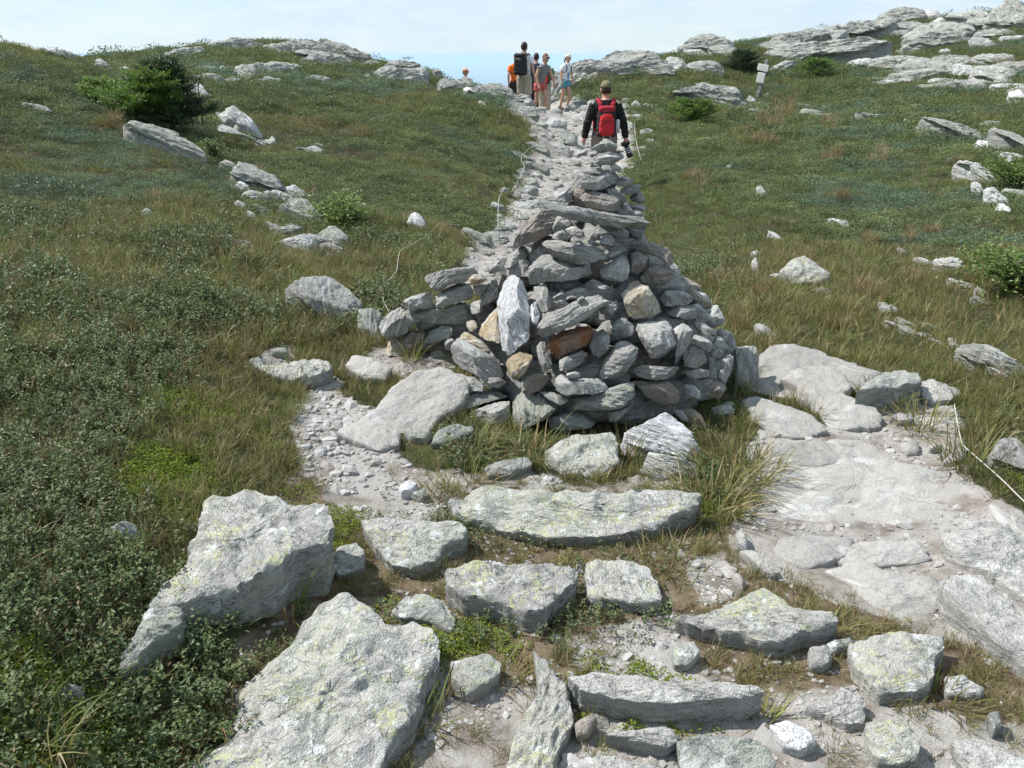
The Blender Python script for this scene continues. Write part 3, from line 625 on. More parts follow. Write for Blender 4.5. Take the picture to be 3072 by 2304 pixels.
# ------------------------------------------------------------------ hillside boulders and outcrops that stand out
HILL = [
 ('a',[(800,790),(850,780),(970,785),(1050,820),(1140,860),(1160,890),(1250,930),(1300,980),(1290,1000),(1180,975),(1100,950),(1000,900),(920,870),(860,840)],40,'rock_far','long humped boulder just below the dark fir on the left slope'),
 ('a',[(1415,730),(1470,695),(1530,695),(1600,740),(1680,810),(1680,850),(1600,840),(1500,800),(1430,770)],50,'rock_far_white','pale furrowed boulder right of the dark fir'),
 ('a',[(1390,830),(1430,800),(1500,830),(1600,880),(1530,870),(1420,850)],45,'rock_far_white','low pale rock at the lower edge of the furrowed boulder by the fir'),
 ('a',[(1470,1100),(1510,1070),(1560,1050),(1640,1080),(1730,1120),(1820,1150),(1880,1210),(1850,1230),(1760,1210),(1680,1180),(1600,1170),(1520,1130)],48,'rock_far','uppermost long rock of the outcrop left of the leafy bush'),
 ('a',[(1565,1250),(1640,1235),(1720,1245),(1745,1290),(1680,1310),(1610,1280)],50,'rock_far','dark blocky rock in the middle of the left outcrop'),
 ('a',[(1810,1290),(1900,1270),(1990,1300),(2050,1370),(2090,1420),(2030,1430),(1960,1400),(1880,1350)],48,'rock_far','dark furrowed rock beside the leafy bush on the left slope'),
 ('a',[(1760,1560),(1870,1540),(1970,1495),(2040,1510),(2060,1560),(2060,1650),(1950,1640),(1850,1600)],45,'rock_far_white','largest pale rock at the bottom of the left outcrop'),
 ('a',[(2060,1500),(2120,1470),(2212,1480),(2260,1560),(2250,1600),(2130,1580)],50,'rock_far','shadowed rock under the leafy bush on the left slope'),
 ('a',[(1220,580),(1260,510),(1300,540),(1340,600),(1380,630),(1300,620)],55,'rock_far_white','slanting pale rock directly behind the dark fir'),
 ('a',[(1260,485),(1350,470),(1420,480),(1470,510),(1440,540),(1330,530),(1290,510)],50,'rock_green','dark flat rock above right of the dark fir'),
 ('b',[(410,1410),(480,1370),(530,1400),(560,1470),(540,1500),(480,1470)],50,'rock_white','bright white knobbly rock beside the left rope'),
 ('b',[(1340,560),(1370,500),(1450,450),(1560,400),(1690,390),(1690,440),(1660,480),(1680,530),(1560,560),(1440,580)],50,'rock_far','rounded outcrop behind the hiker in the white cap'),
 ('b',[(1680,390),(1740,325),(1830,300),(1940,295),(2000,310),(2040,350),(2120,380),(2200,420),(2212,480),(2100,485),(1960,470),(1840,480),(1700,500),(1690,460),(1760,430)],52,'rock_far','big whaleback outcrop on the skyline right of the hikers'),
 ('c',[(-60,330),(0,240),(60,225),(180,220),(290,230),(380,280),(420,320),(400,350),(300,355),(200,320),(100,310)],50,'rock_far','flat-topped outcrop on the skyline left of the signpost'),
 ('f',[(625,95),(700,0),(780,-15),(880,55),(960,110),(985,170),(900,195),(820,180),(740,195),(670,185)],55,'rock_lichen','pyramid-shaped lichened boulder on the grassy slope right of the cairn'),
 ('f',[(1260,325),(1310,305),(1390,320),(1410,370),(1370,385),(1300,350)],50,'rock_far_white','small rounded pale rock on the slope below the pyramid boulder'),
 ('f',[(1740,590),(1850,565),(1960,570),(2060,610),(2170,680),(2240,720),(2240,790),(2120,760),(2000,700),(1900,700),(1820,640)],45,'rock_far','layered outcrop in grass at the right edge above the path'),
 ('f',[(460,420),(520,420),(580,480),(650,555),(620,565),(540,530),(480,480)],35,'rock_pale','slanting pale rock in the grass right behind the cairn'),
 ('c',[(920,1405),(980,1395),(1060,1410),(1090,1470),(1060,1490),(990,1440)],45,'rock_far_white','lone white rock in the middle of the right slope'),
 ('c',[(1950,1210),(2000,1190),(2060,1250),(2130,1310),(2120,1340),(2010,1330),(1960,1270)],52,'rock_far_white','smooth grey boulder with a dark hollow near the right edge'),
 ('c',[(2030,1250),(2100,1215),(2212,1220),(2300,1240),(2300,1300),(2130,1280)],50,'rock_green','dark overhanging rock at the right edge under a leafy bush'),
 ('c',[(1740,1025),(1830,1015),(1920,1020),(1930,1060),(1980,1090),(2030,1140),(2060,1190),(1960,1160),(1880,1120),(1850,1060)],48,'rock_far_white','knobbly white outcrop with red grass near the right edge'),
 ('O',[(535,775),(560,770),(575,790),(560,800),(540,795)],40,'rock_green','tiny stone at the edge of the grass left of the gravel'),
]
for (rg_, pts, tilt, mt, lab) in HILL:
    if rg_ == 'a':
        cx_, cy_ = np.mean(pts, 0); pts = [(cx_ + (q[0] - cx_) * 1.15, cy_ + (q[1] - cy_) * 1.18) for q in pts]
    ground_rock('outcrop', rg_, pts, 'B', tilt - 8, 0, mt, lab, 'rock', amp=1.3)

# further outcrops and trail stones: pieces of the ground itself
PARTS = {'a': [
 [(1500,1190),(1560,1180),(1620,1210),(1610,1235),(1540,1235)],[(1820,1230),(1900,1205),(1970,1240),(1950,1280),(1870,1270)],[(1600,1330),(1660,1320),(1730,1350),(1680,1370)],
 [(1690,1520),(1740,1490),(1850,1465),(1955,1480),(1920,1500),(1830,1520),(1750,1540)],[(1440,1530),(1490,1510),(1520,1550),(1620,1560),(1630,1595),(1500,1600)],
 [(920,1365),(960,1345),(985,1370),(970,1410),(930,1400)],[(120,650),(190,645),(280,670),(350,730),(300,740),(200,700)],[(1405,455),(1440,425),(1470,440),(1430,470)],
 [(1510,440),(1570,415),(1640,420),(1660,460),(1600,490),(1530,470)],[(1680,440),(1780,405),(1880,415),(1950,440),(1900,470),(1790,480),(1720,470)],[(1700,500),(1750,490),(1790,520),(1730,530)],
 [(1990,500),(2060,485),(2120,500),(2130,530),(2050,540),(1990,530)],[(1125,370),(1180,330),(1260,310),(1320,295),(1310,340),(1220,345)],[(1340,285),(1370,268),(1450,268),(1440,300),(1380,300)],
 [(1450,290),(1470,255),(1520,243),(1600,265),(1640,275),(1600,300),(1500,305)],[(1640,310),(1740,290),(1800,270),(1900,260),(1940,250),(1990,270),(1950,310),(1800,330),(1700,330)],
 [(2060,270),(2100,250),(2160,270),(2212,300),(2180,320),(2090,310)],[(1910,340),(1980,325),(2100,335),(2200,360),(2230,400),(2110,420),(2050,370)],
 [(320,330),(370,320),(440,335),(480,360),(500,390),(440,370),(360,350)],[(620,390),(650,380),(720,430),(680,440),(630,420)],[(770,440),(810,430),(860,460),(800,465)],
 [(1680,905),(1740,910),(1765,865),(1800,920),(1780,950),(1720,940)],[(1970,950),(2040,935),(2090,960),(2100,1000),(2030,990)],[(1340,365),(1400,350),(1460,360),(1420,375)],[(1870,350),(1900,345),(1895,362)]],
 'b': [
 [(145,490),(190,475),(185,505)],[(200,490),(250,450),(330,415),(400,440),(330,480),(250,520)],[(380,490),(440,450),(520,430),(580,450),(540,490),(520,535),(440,525)],[(580,445),(620,435),(650,460),(610,470)],
 [(615,530),(670,505),(740,520),(800,550),(760,560),(660,585)],[(780,570),(830,550),(890,575),(870,610),(810,605)],[(880,540),(960,535),(1060,555),(1130,585),(1140,600),(1060,605),(960,590)],
 [(880,640),(920,660),(955,695),(900,680)],[(740,520),(800,495),(860,510),(870,545),(800,545)],[(0,330),(60,320),(110,345),(180,350),(240,380),(150,390),(60,370)],[(120,400),(200,385),(260,400),(240,430),(170,420)],
 [(1070,640),(1130,610),(1200,620),(1180,650),(1090,660)],[(1200,630),(1270,612),(1320,620),(1330,650),(1260,670),(1200,665)],[(1330,640),(1370,615),(1410,630),(1390,655)],[(1100,715),(1130,690),(1220,680),(1290,700),(1290,740),(1230,755),(1150,740)],
 [(1490,630),(1530,605),(1575,630),(1560,645),(1510,650)],[(1330,710),(1400,695),(1440,715),(1420,735),(1350,735)],[(1440,680),(1500,660),(1540,690),(1520,710),(1450,705)],[(1530,690),(1600,680),(1640,700),(1600,720),(1540,715)],
 [(1490,750),(1560,720),(1620,715),(1620,770),(1580,800),(1500,775)],[(1310,790),(1360,755),(1430,765),(1480,790),(1440,815),(1370,835),(1315,825)],[(1310,890),(1400,825),(1480,840),(1530,870),(1530,930),(1480,945),(1400,920)],
 [(1150,915),(1240,910),(1320,945),(1370,990),(1320,1000),(1240,965)],[(1070,945),(1120,960),(1200,1010),(1300,1040),(1290,1055),(1200,1040),(1130,1010)],[(1345,930),(1410,920),(1490,950),(1510,990),(1470,1020),(1420,1000),(1390,960)],
 [(1180,1045),(1240,1035),(1330,1070),(1360,1100),(1330,1125),(1260,1090)],[(1210,1180),(1240,1155),(1290,1190),(1280,1215),(1230,1205)],[(1370,1250),(1440,1205),(1500,1220),(1500,1290),(1430,1310),(1380,1290)],
 [(1160,1280),(1200,1250),(1250,1265),(1230,1300),(1170,1310)],[(1340,1210),(1400,1180),(1450,1180),(1420,1210),(1360,1235)],[(1110,1380),(1160,1350),(1230,1400),(1200,1430),(1130,1430)],[(1460,1050),(1500,1020),(1560,1040),(1550,1070),(1480,1080)],
 [(1500,980),(1560,965),(1600,975),(1560,1000),(1510,1015)],[(1880,670),(1910,640),(1945,680),(1930,710),(1880,710)],[(1870,720),(1920,708),(1920,735)],[(1880,745),(1920,735),(1925,760),(1890,765)],[(1890,775),(1940,765),(1950,800),(1920,800)],
 [(1820,640),(1860,630),(1880,660),(1840,665)],[(1950,660),(2020,670),(2025,710),(1980,700)],[(2050,815),(2090,820),(2080,845)],[(1925,945),(1980,940),(1975,970),(1930,975)],[(1920,1000),(1980,990),(1975,1015)],[(1540,810),(1600,805),(1640,830),(1580,850)],
 [(1560,880),(1620,865),(1640,890),(1600,905)],[(1540,930),(1600,915),(1630,935),(1580,950)],[(1850,770),(1890,790),(1895,840),(1860,850)],[(1860,860),(1900,870),(1910,920),(1870,930)],
 [(760,1470),(820,1460),(870,1500),(960,1520),(1020,1560),(1000,1590),(880,1580),(830,1530)],[(870,1630),(930,1610),(1010,1630),(1000,1659),(890,1659)],[(920,1310),(990,1305),(1080,1340),(1070,1370),(980,1350)],[(1000,1230),(1050,1205),(1090,1215),(1060,1250),(1010,1255)],
 [(1130,1100),(1180,1085),(1220,1110),(1190,1135),(1140,1130)],[(1220,1120),(1290,1110),(1310,1140),(1250,1150)],[(1330,1140),(1390,1125),(1420,1150),(1370,1170)],[(1150,1190),(1200,1185),(1210,1220),(1160,1225)],[(1250,1300),(1310,1290),(1340,1320),(1280,1340)],[(1380,1310),(1440,1300),(1460,1325),(1400,1335)],[(1060,1460),(1110,1440),(1140,1470),(1090,1490)],[(990,1390),(1030,1375),(1060,1400),(1020,1420)],
 [(1660,620),(1700,610),(1720,640),(1680,650)],[(1420,625),(1470,615),(1490,640),(1440,655)],[(1590,655),(1640,640),(1660,670),(1610,675)]],
 'c': [
 [(-60,570),(0,545),(150,545),(300,550),(350,590),(380,640),(360,680),(250,680),(130,640),(0,600),(-100,610)],[(0,440),(90,400),(200,410),(260,440),(250,475),(150,475),(60,470),(0,475)],[(-20,330),(100,315),(160,350),(120,370),(0,365)],[(170,310),(260,300),(390,330),(400,355),(300,360),(220,350)],
 [(760,255),(930,190),(1090,140),(1230,115),(1420,130),(1300,180),(1210,200),(1120,220),(980,230),(860,250)],[(550,385),(650,300),(800,250),(900,280),(1100,275),(1280,235),(1310,285),(1200,330),(1050,350),(880,360),(760,390),(640,400)],
 [(540,450),(640,400),(740,400),(680,450),(600,472)],[(1240,130),(1300,85),(1420,55),(1540,65),(1570,100),(1560,130),(1470,150),(1360,140)],[(1570,110),(1580,65),(1650,65),(1680,100),(1650,125)],[(1590,150),(1660,120),(1780,115),(1830,150),(1750,165)],
 [(1680,100),(1800,75),(1960,55),(1960,110),(1880,150),(1780,115)],[(1960,60),(2080,20),(2212,5),(2300,20),(2300,160),(2150,165),(2050,140),(2030,90)],[(1200,200),(1300,165),(1480,150),(1570,160),(1750,170),(1870,200),(1760,210),(1560,205),(1420,215),(1320,200)],
 [(1440,260),(1530,215),(1700,195),(1860,200),(1890,240),(1870,290),(1720,300),(1560,300),(1470,285)],[(1860,240),(1980,245),(2060,290),(1980,305),(1880,290)],[(1860,205),(2000,185),(2160,190),(2150,220),(2020,230),(1900,235)],[(2060,235),(2212,230),(2300,240),(2300,255),(2080,255)],
 [(1200,395),(1290,375),(1450,365),(1560,365),(1600,400),(1500,430),(1360,450),(1260,430),(1210,425)],[(1580,370),(1750,360),(1860,370),(1900,400),(1750,420),(1620,430)],[(1860,365),(1980,355),(2110,355),(2200,390),(2190,420),(2080,410),(1960,400)],
 [(1310,500),(1400,470),(1560,455),(1700,445),(1740,480),(1700,510),(1560,525),(1400,515)],[(1740,460),(1850,430),(1900,440),(1880,490),(1800,500)],[(1880,440),(2000,430),(2160,440),(2150,490),(2080,530),(2000,520),(1900,490)],[(1640,540),(1750,525),(1830,540),(1800,555),(1690,555)],
 [(1830,530),(1880,510),(1950,535),(1990,570),(1920,580),(1840,570)],[(2110,620),(2150,585),(2200,590),(2230,640),(2180,660)],[(1120,715),(1200,735),(1370,755),(1310,775),(1180,745)],[(1225,690),(1290,688),(1350,715),(1280,710)],
 [(1560,765),(1640,775),(1780,800),(1900,830),(1920,870),(1820,880),(1730,830)],[(1940,780),(2040,785),(2080,820),(2000,825)],[(2010,850),(2110,830),(2180,880),(2260,930),(2250,960),(2140,900)],
 [(550,1500),(600,1510),(660,1555),(620,1555)],[(480,1210),(510,1205),(545,1250),(530,1275),(490,1245)],[(280,1070),(320,1060),(320,1080),(285,1085)],[(800,865),(850,855),(880,865),(840,875)],[(590,740),(650,730),(675,745),(630,755)],
 [(760,700),(830,710),(900,720),(950,720),(870,745),(790,735)],[(390,710),(480,705),(560,720),(500,735),(420,730)],[(1400,1605),(1440,1620),(1490,1659),(1420,1640)],[(700,1650),(740,1640),(780,1659)],[(440,1640),(470,1620),(500,1640),(490,1665)],
 [(1660,570),(1710,560),(1740,575),(1690,585)],[(560,650),(620,640),(640,660)],[(1370,330),(1400,318),(1430,340),(1390,350)],[(1660,320),(1720,315),(1750,335),(1690,345)],[(2070,1040),(2120,1000),(2150,1040),(2110,1060)],
 [(420,640),(450,605),(480,640),(470,665),(410,670)],[(455,620),(475,590),(500,615)],[(505,640),(520,610),(565,605),(560,640)],[(410,670),(480,655),(550,670),(500,685)],[(660,640),(690,632),(695,645)],[(1370,555),(1440,550),(1460,562),(1400,568)],[(1490,575),(1550,575),(1560,590),(1510,588)]],
 'f': [
 [(830,210),(900,200),(980,210),(990,250),(920,250)],[(1280,415),(1330,412),(1470,475),(1440,490),(1370,460)],[(1490,500),(1540,470),(1650,520),(1660,550),(1560,530)],
 [(1480,20),(1530,0),(1620,30),(1600,60),(1490,70)],[(1620,20),(1720,0),(1790,10),(1850,60),(1760,100),(1650,70)],[(1700,150),(1760,140),(1850,160),(1910,180),(1900,215),(1800,210)],[(1880,220),(1930,210),(2000,240),(2000,265),(1930,255)],
 [(550,125),(620,95),(650,120),(600,150)],[(1710,520),(1750,515),(1790,570),(1740,575)],[(2060,60),(2130,0),(2212,-20),(2240,60),(2150,90)],[(440,30),(480,0),(500,60),(480,100)],[(150,-10),(180,-20),(200,10)]]}
for rg_, L in PARTS.items():
    for pts in L:
        if rg_ == 'a' and max(q[1] for q in pts) > 1000 or rg_ == 'c' and max(q[1] for q in pts) >= 600:
            cx_, cy_ = np.mean(pts, 0); pts = [(cx_ + (q[0] - cx_) * 1.22, cy_ + (q[1] - cy_) * 1.3) for q in pts]
        if rg_ == 'a' and max(q[1] for q in pts) < 620:
            cx_, cy_ = np.mean(pts, 0); pts = [(cx_ + (q[0] - cx_) * 1.3, cy_ + (q[1] - cy_) * 1.25) for q in pts]
        if rg_ == 'c' and max(q[1] for q in pts) < 600:
            cx_, cy_ = np.mean(pts, 0); pts = [(cx_ + (q[0] - cx_) * 1.12, cy_ + (q[1] - cy_) * 1.28) for q in pts]
        y0 = PX(rg_, pts)[:, 1].max()
        mt = 'rock_far_white' if (len(pts) < 6 and random.random() < .6) else 'rock_far'
        if rg_ == 'b' and PX(rg_, pts)[:, 0].min() > 1470 and y0 > 285: mt = random.choice(['rock_pale', 'rock_far', 'rock_far'])
        ground_rock('rock_outcrop' if rg_ != 'b' else 'trail_stone', rg_, pts, 'B', 40, 0, mt, parent=ground, amp=1.5)

rsT = np.random.default_rng(404); REG['px'] = (0, 0, 1.0)
for pts in ([(470,168),(520,146),(610,138),(618,152),(560,168),(500,176)], [(615,142),(650,122),(700,113),(760,122),(805,136),(770,150),(690,154),(640,152)], [(755,155),(800,136),(880,122),(925,118),(960,130),(1012,152),(980,166),(880,168),(800,164)],
            [(955,142),(990,118),(1040,135),(1100,160),(1140,176),(1080,186),(1000,172)], [(880,170),(940,154),(1020,162),(1062,187),(1010,204),(930,194)], [(1090,220),(1130,202),(1180,195),(1240,205),(1292,217),(1270,248),(1200,248),(1130,243)], [(1150,184),(1210,172),(1262,190),(1240,204),(1170,199)],
            [(1310,254),(1350,235),(1400,240),(1442,256),(1400,272),(1340,273)], [(1390,266),(1450,250),(1510,258),(1552,274),(1500,288),(1430,284)], [(700,200),(760,186),(840,190),(880,206),(820,220),(730,216)], [(560,205),(600,190),(660,196),(650,214),(590,218)]):
    ground_rock('rock_outcrop', 'px', pts, 'B', 34, 0, 'rock_far', parent=ground, amp=1.7)
for pts in ([(1488,304),(1518,286),(1566,281),(1600,288),(1592,306)], [(1580,304),(1612,286),(1660,284),(1692,298),(1662,312),(1600,312)], [(1455,292),(1480,276),(1512,280),(1510,296)], [(1700,312),(1740,300),(1790,304),(1780,318),(1720,320)]):
    ground_rock('trail_stone', 'px', pts, 'B', 40, 0, 'rock_far', parent=ground, amp=1.4)
TP = BARE[5]
def band(line, n, w, h, jitter, mats, tilt=38, slope=0.0):
    """broken ledges of bedrock strung along a line across the slope"""
    line = np.array(line, float); t = np.linspace(0, len(line) - 1, n)
    for q in t + rsT.normal(size=n) * .12:
        q = min(max(q, 0), len(line) - 1.001); i = int(q); c = line[i] * (1 - (q - i)) + line[i + 1] * (q - i) + rsT.normal(size=2) * jitter
        ww = w * math.exp(rsT.normal() * .35); hh = h * math.exp(rsT.normal() * .3); nv = int(rsT.integers(6, 10)); an = np.sort((np.arange(nv) + rsT.uniform(-.35, .35, nv)) * 2 * np.pi / nv)
        pts = [(c[0] + math.cos(a) * ww * rsT.uniform(.75, 1.15), c[1] + math.sin(a) * hh * rsT.uniform(.75, 1.15) + math.cos(a) * ww * slope) for a in an]
        ground_rock('rock_outcrop', 'px', pts, 'B', tilt, 0, mats[int(rsT.integers(len(mats)))], parent=ground, amp=1.6)
FW = ['rock_far', 'rock_far', 'rock_far_white']
band([(690,500),(770,540),(850,580),(930,640)], 12, 34, 13, 12, FW, 40, .35); band([(720,610),(830,680),(960,730),(1030,770)], 13, 34, 14, 14, FW, 40, .3)
band([(640,340),(720,400),(800,430),(960,450)], 8, 22, 9, 10, FW, 40, .3); band([(560,225),(700,235),(850,250)], 8, 40, 9, 8, FW, 36)
band([(2600,180),(2750,200),(2900,205),(3060,215)], 15, 74, 14, 9, FW, 34); band([(2640,240),(2780,250),(2920,250),(3060,260)], 13, 62, 12, 9, FW, 34)
band([(2330,150),(2420,120),(2540,90),(2640,70)], 10, 70, 15, 5, ['rock_far'], 34, -.2); band([(2700,100),(2820,90),(2950,80),(3070,60)], 11, 66, 15, 6, ['rock_far'], 34)
band([(2860,480),(2920,520),(2970,560),(3010,620)], 8, 26, 13, 10, FW, 40, .5); band([(2740,365),(2850,385),(2950,420),(3060,470)], 10, 30, 9, 8, FW, 36, .25)
band([(2700,770),(2790,800),(2880,860),(2960,900)], 9, 26, 10, 12, FW, 36, .4); band([(2640,920),(2750,990),(2860,1040),(3000,1100)], 10, 30, 11, 14, FW, 34, .4)
band([(1940,270),(2060,275),(2180,290),(2330,320),(2480,335)], 12, 30, 7, 7, FW, 30, .08); band([(1900,330),(1930,370),(1950,420)], 6, 18, 9, 8, FW, 38)
band([(1680,225),(1760,200),(1880,190),(2020,190)], 6, 46, 16, 6, ['rock_far'], 36)
for k in range(230):     # smaller stones bedded in the far trail
    y_ = 300 + 520 * rsT.random() ** 1.3; x_ = rsT.uniform(1400, 1930)
    if not in_poly(np.array([x_]), np.array([y_]), TP)[0]: continue
    w_ = rsT.uniform(14, 42) * (.55 + (y_ - 300) / 520); nv = int(rsT.integers(5, 8)); an = np.sort(rsT.uniform(0, 2 * np.pi, nv))
    pts = [(x_ + math.cos(a) * w_ * rsT.uniform(.8, 1.2), y_ + math.sin(a) * w_ * .36 * rsT.uniform(.8, 1.2)) for a in an]
    ground_rock('trail_stone', 'px', pts, 'B', 34, 0, 'rock_far' if rsT.random() < .6 else 'rock_pale', parent=ground)
# ------------------------------------------------------------------ the cairn
CX, CY = 0.47, 4.30
CPROF_Z = np.array([-.1, 0, .18, .35, .6, .85, 1.0, 1.15, 1.27]); CPROF_R = np.array([.92, .88, .83, .70, .44, .27, .18, .13, .05])
def cone_hit(px, py):
    d = ray(px, py); ts = np.linspace(2.2, 5.6, 700); P = np.array([0, 0, EYE]) + ts[:, None] * d
    rr = np.hypot(P[:, 0] - CX, P[:, 1] - CY); lim = np.interp(P[:, 2], CPROF_Z, CPROF_R, right=-1)
    k = np.argmax(rr < lim)
    if rr[k] < lim[k]:
        p = P[k]; z = p[2]
        sl = (np.interp(z + .05, CPROF_Z, CPROF_R) - np.interp(z - .05, CPROF_Z, CPROF_R)) / .1
        n = np.array([(p[0] - CX) / rr[k], (p[1] - CY) / rr[k], -sl]); return p, n / np.linalg.norm(n)
    t = (4.46 if px < 1420 else CY + .02) / d[1]; p = np.array([0, 0, EYE]) + t * d
    return p, np.array([0, -.8, .6])
cairn = empty('cairn', (CX, CY, float(height(CX, CY)[0])))
tag(cairn, 'tall conical cairn of stacked grey schist stones beside the trail', 'cairn')
def cairn_stone(reg, pts, mat='rock', label=None, push=0.0, fol=None, flat=None):
    p = PX(reg, pts); _rk[0] += 1; rs = np.random.default_rng(_rk[0])
    P, n = cone_hit(p[:, 0].mean(), p[:, 1].mean())
    v = np.array([0, 0, EYE]) - P; v /= np.linalg.norm(v)
    n = .38 * n + .42 * v + np.array([-.10, 0, .40]) + .24 * rs.normal(size=3); n /= np.linalg.norm(n)
    if flat is not None: n = np.array(flat, float); n /= np.linalg.norm(n)
    if n @ v < .35: n = v
    P = P + v * push
    e1, e2, n = basis(n); P3 = onto(p, P, n)
    q = P3 - P3.mean(0); sz = np.sqrt(np.linalg.eigvalsh(np.cov(q.T))[-2:]) * 2
    s0, s1 = sorted(sz)
    D = .42 * s0; T = float(np.clip(1.6 * s0, .05, .30))
    P = P - n * D * .55; P3 = onto(p, P, n)
    o = rock('stone', P3, P, e1, e2, n, T, D, 'stone', mat, perim(p) * 1.35, _rk[0], cairn, fol=fol, cuts=4, amp=1.15, ext=v, extb=v)
    if label: o['label'] = label
    return o
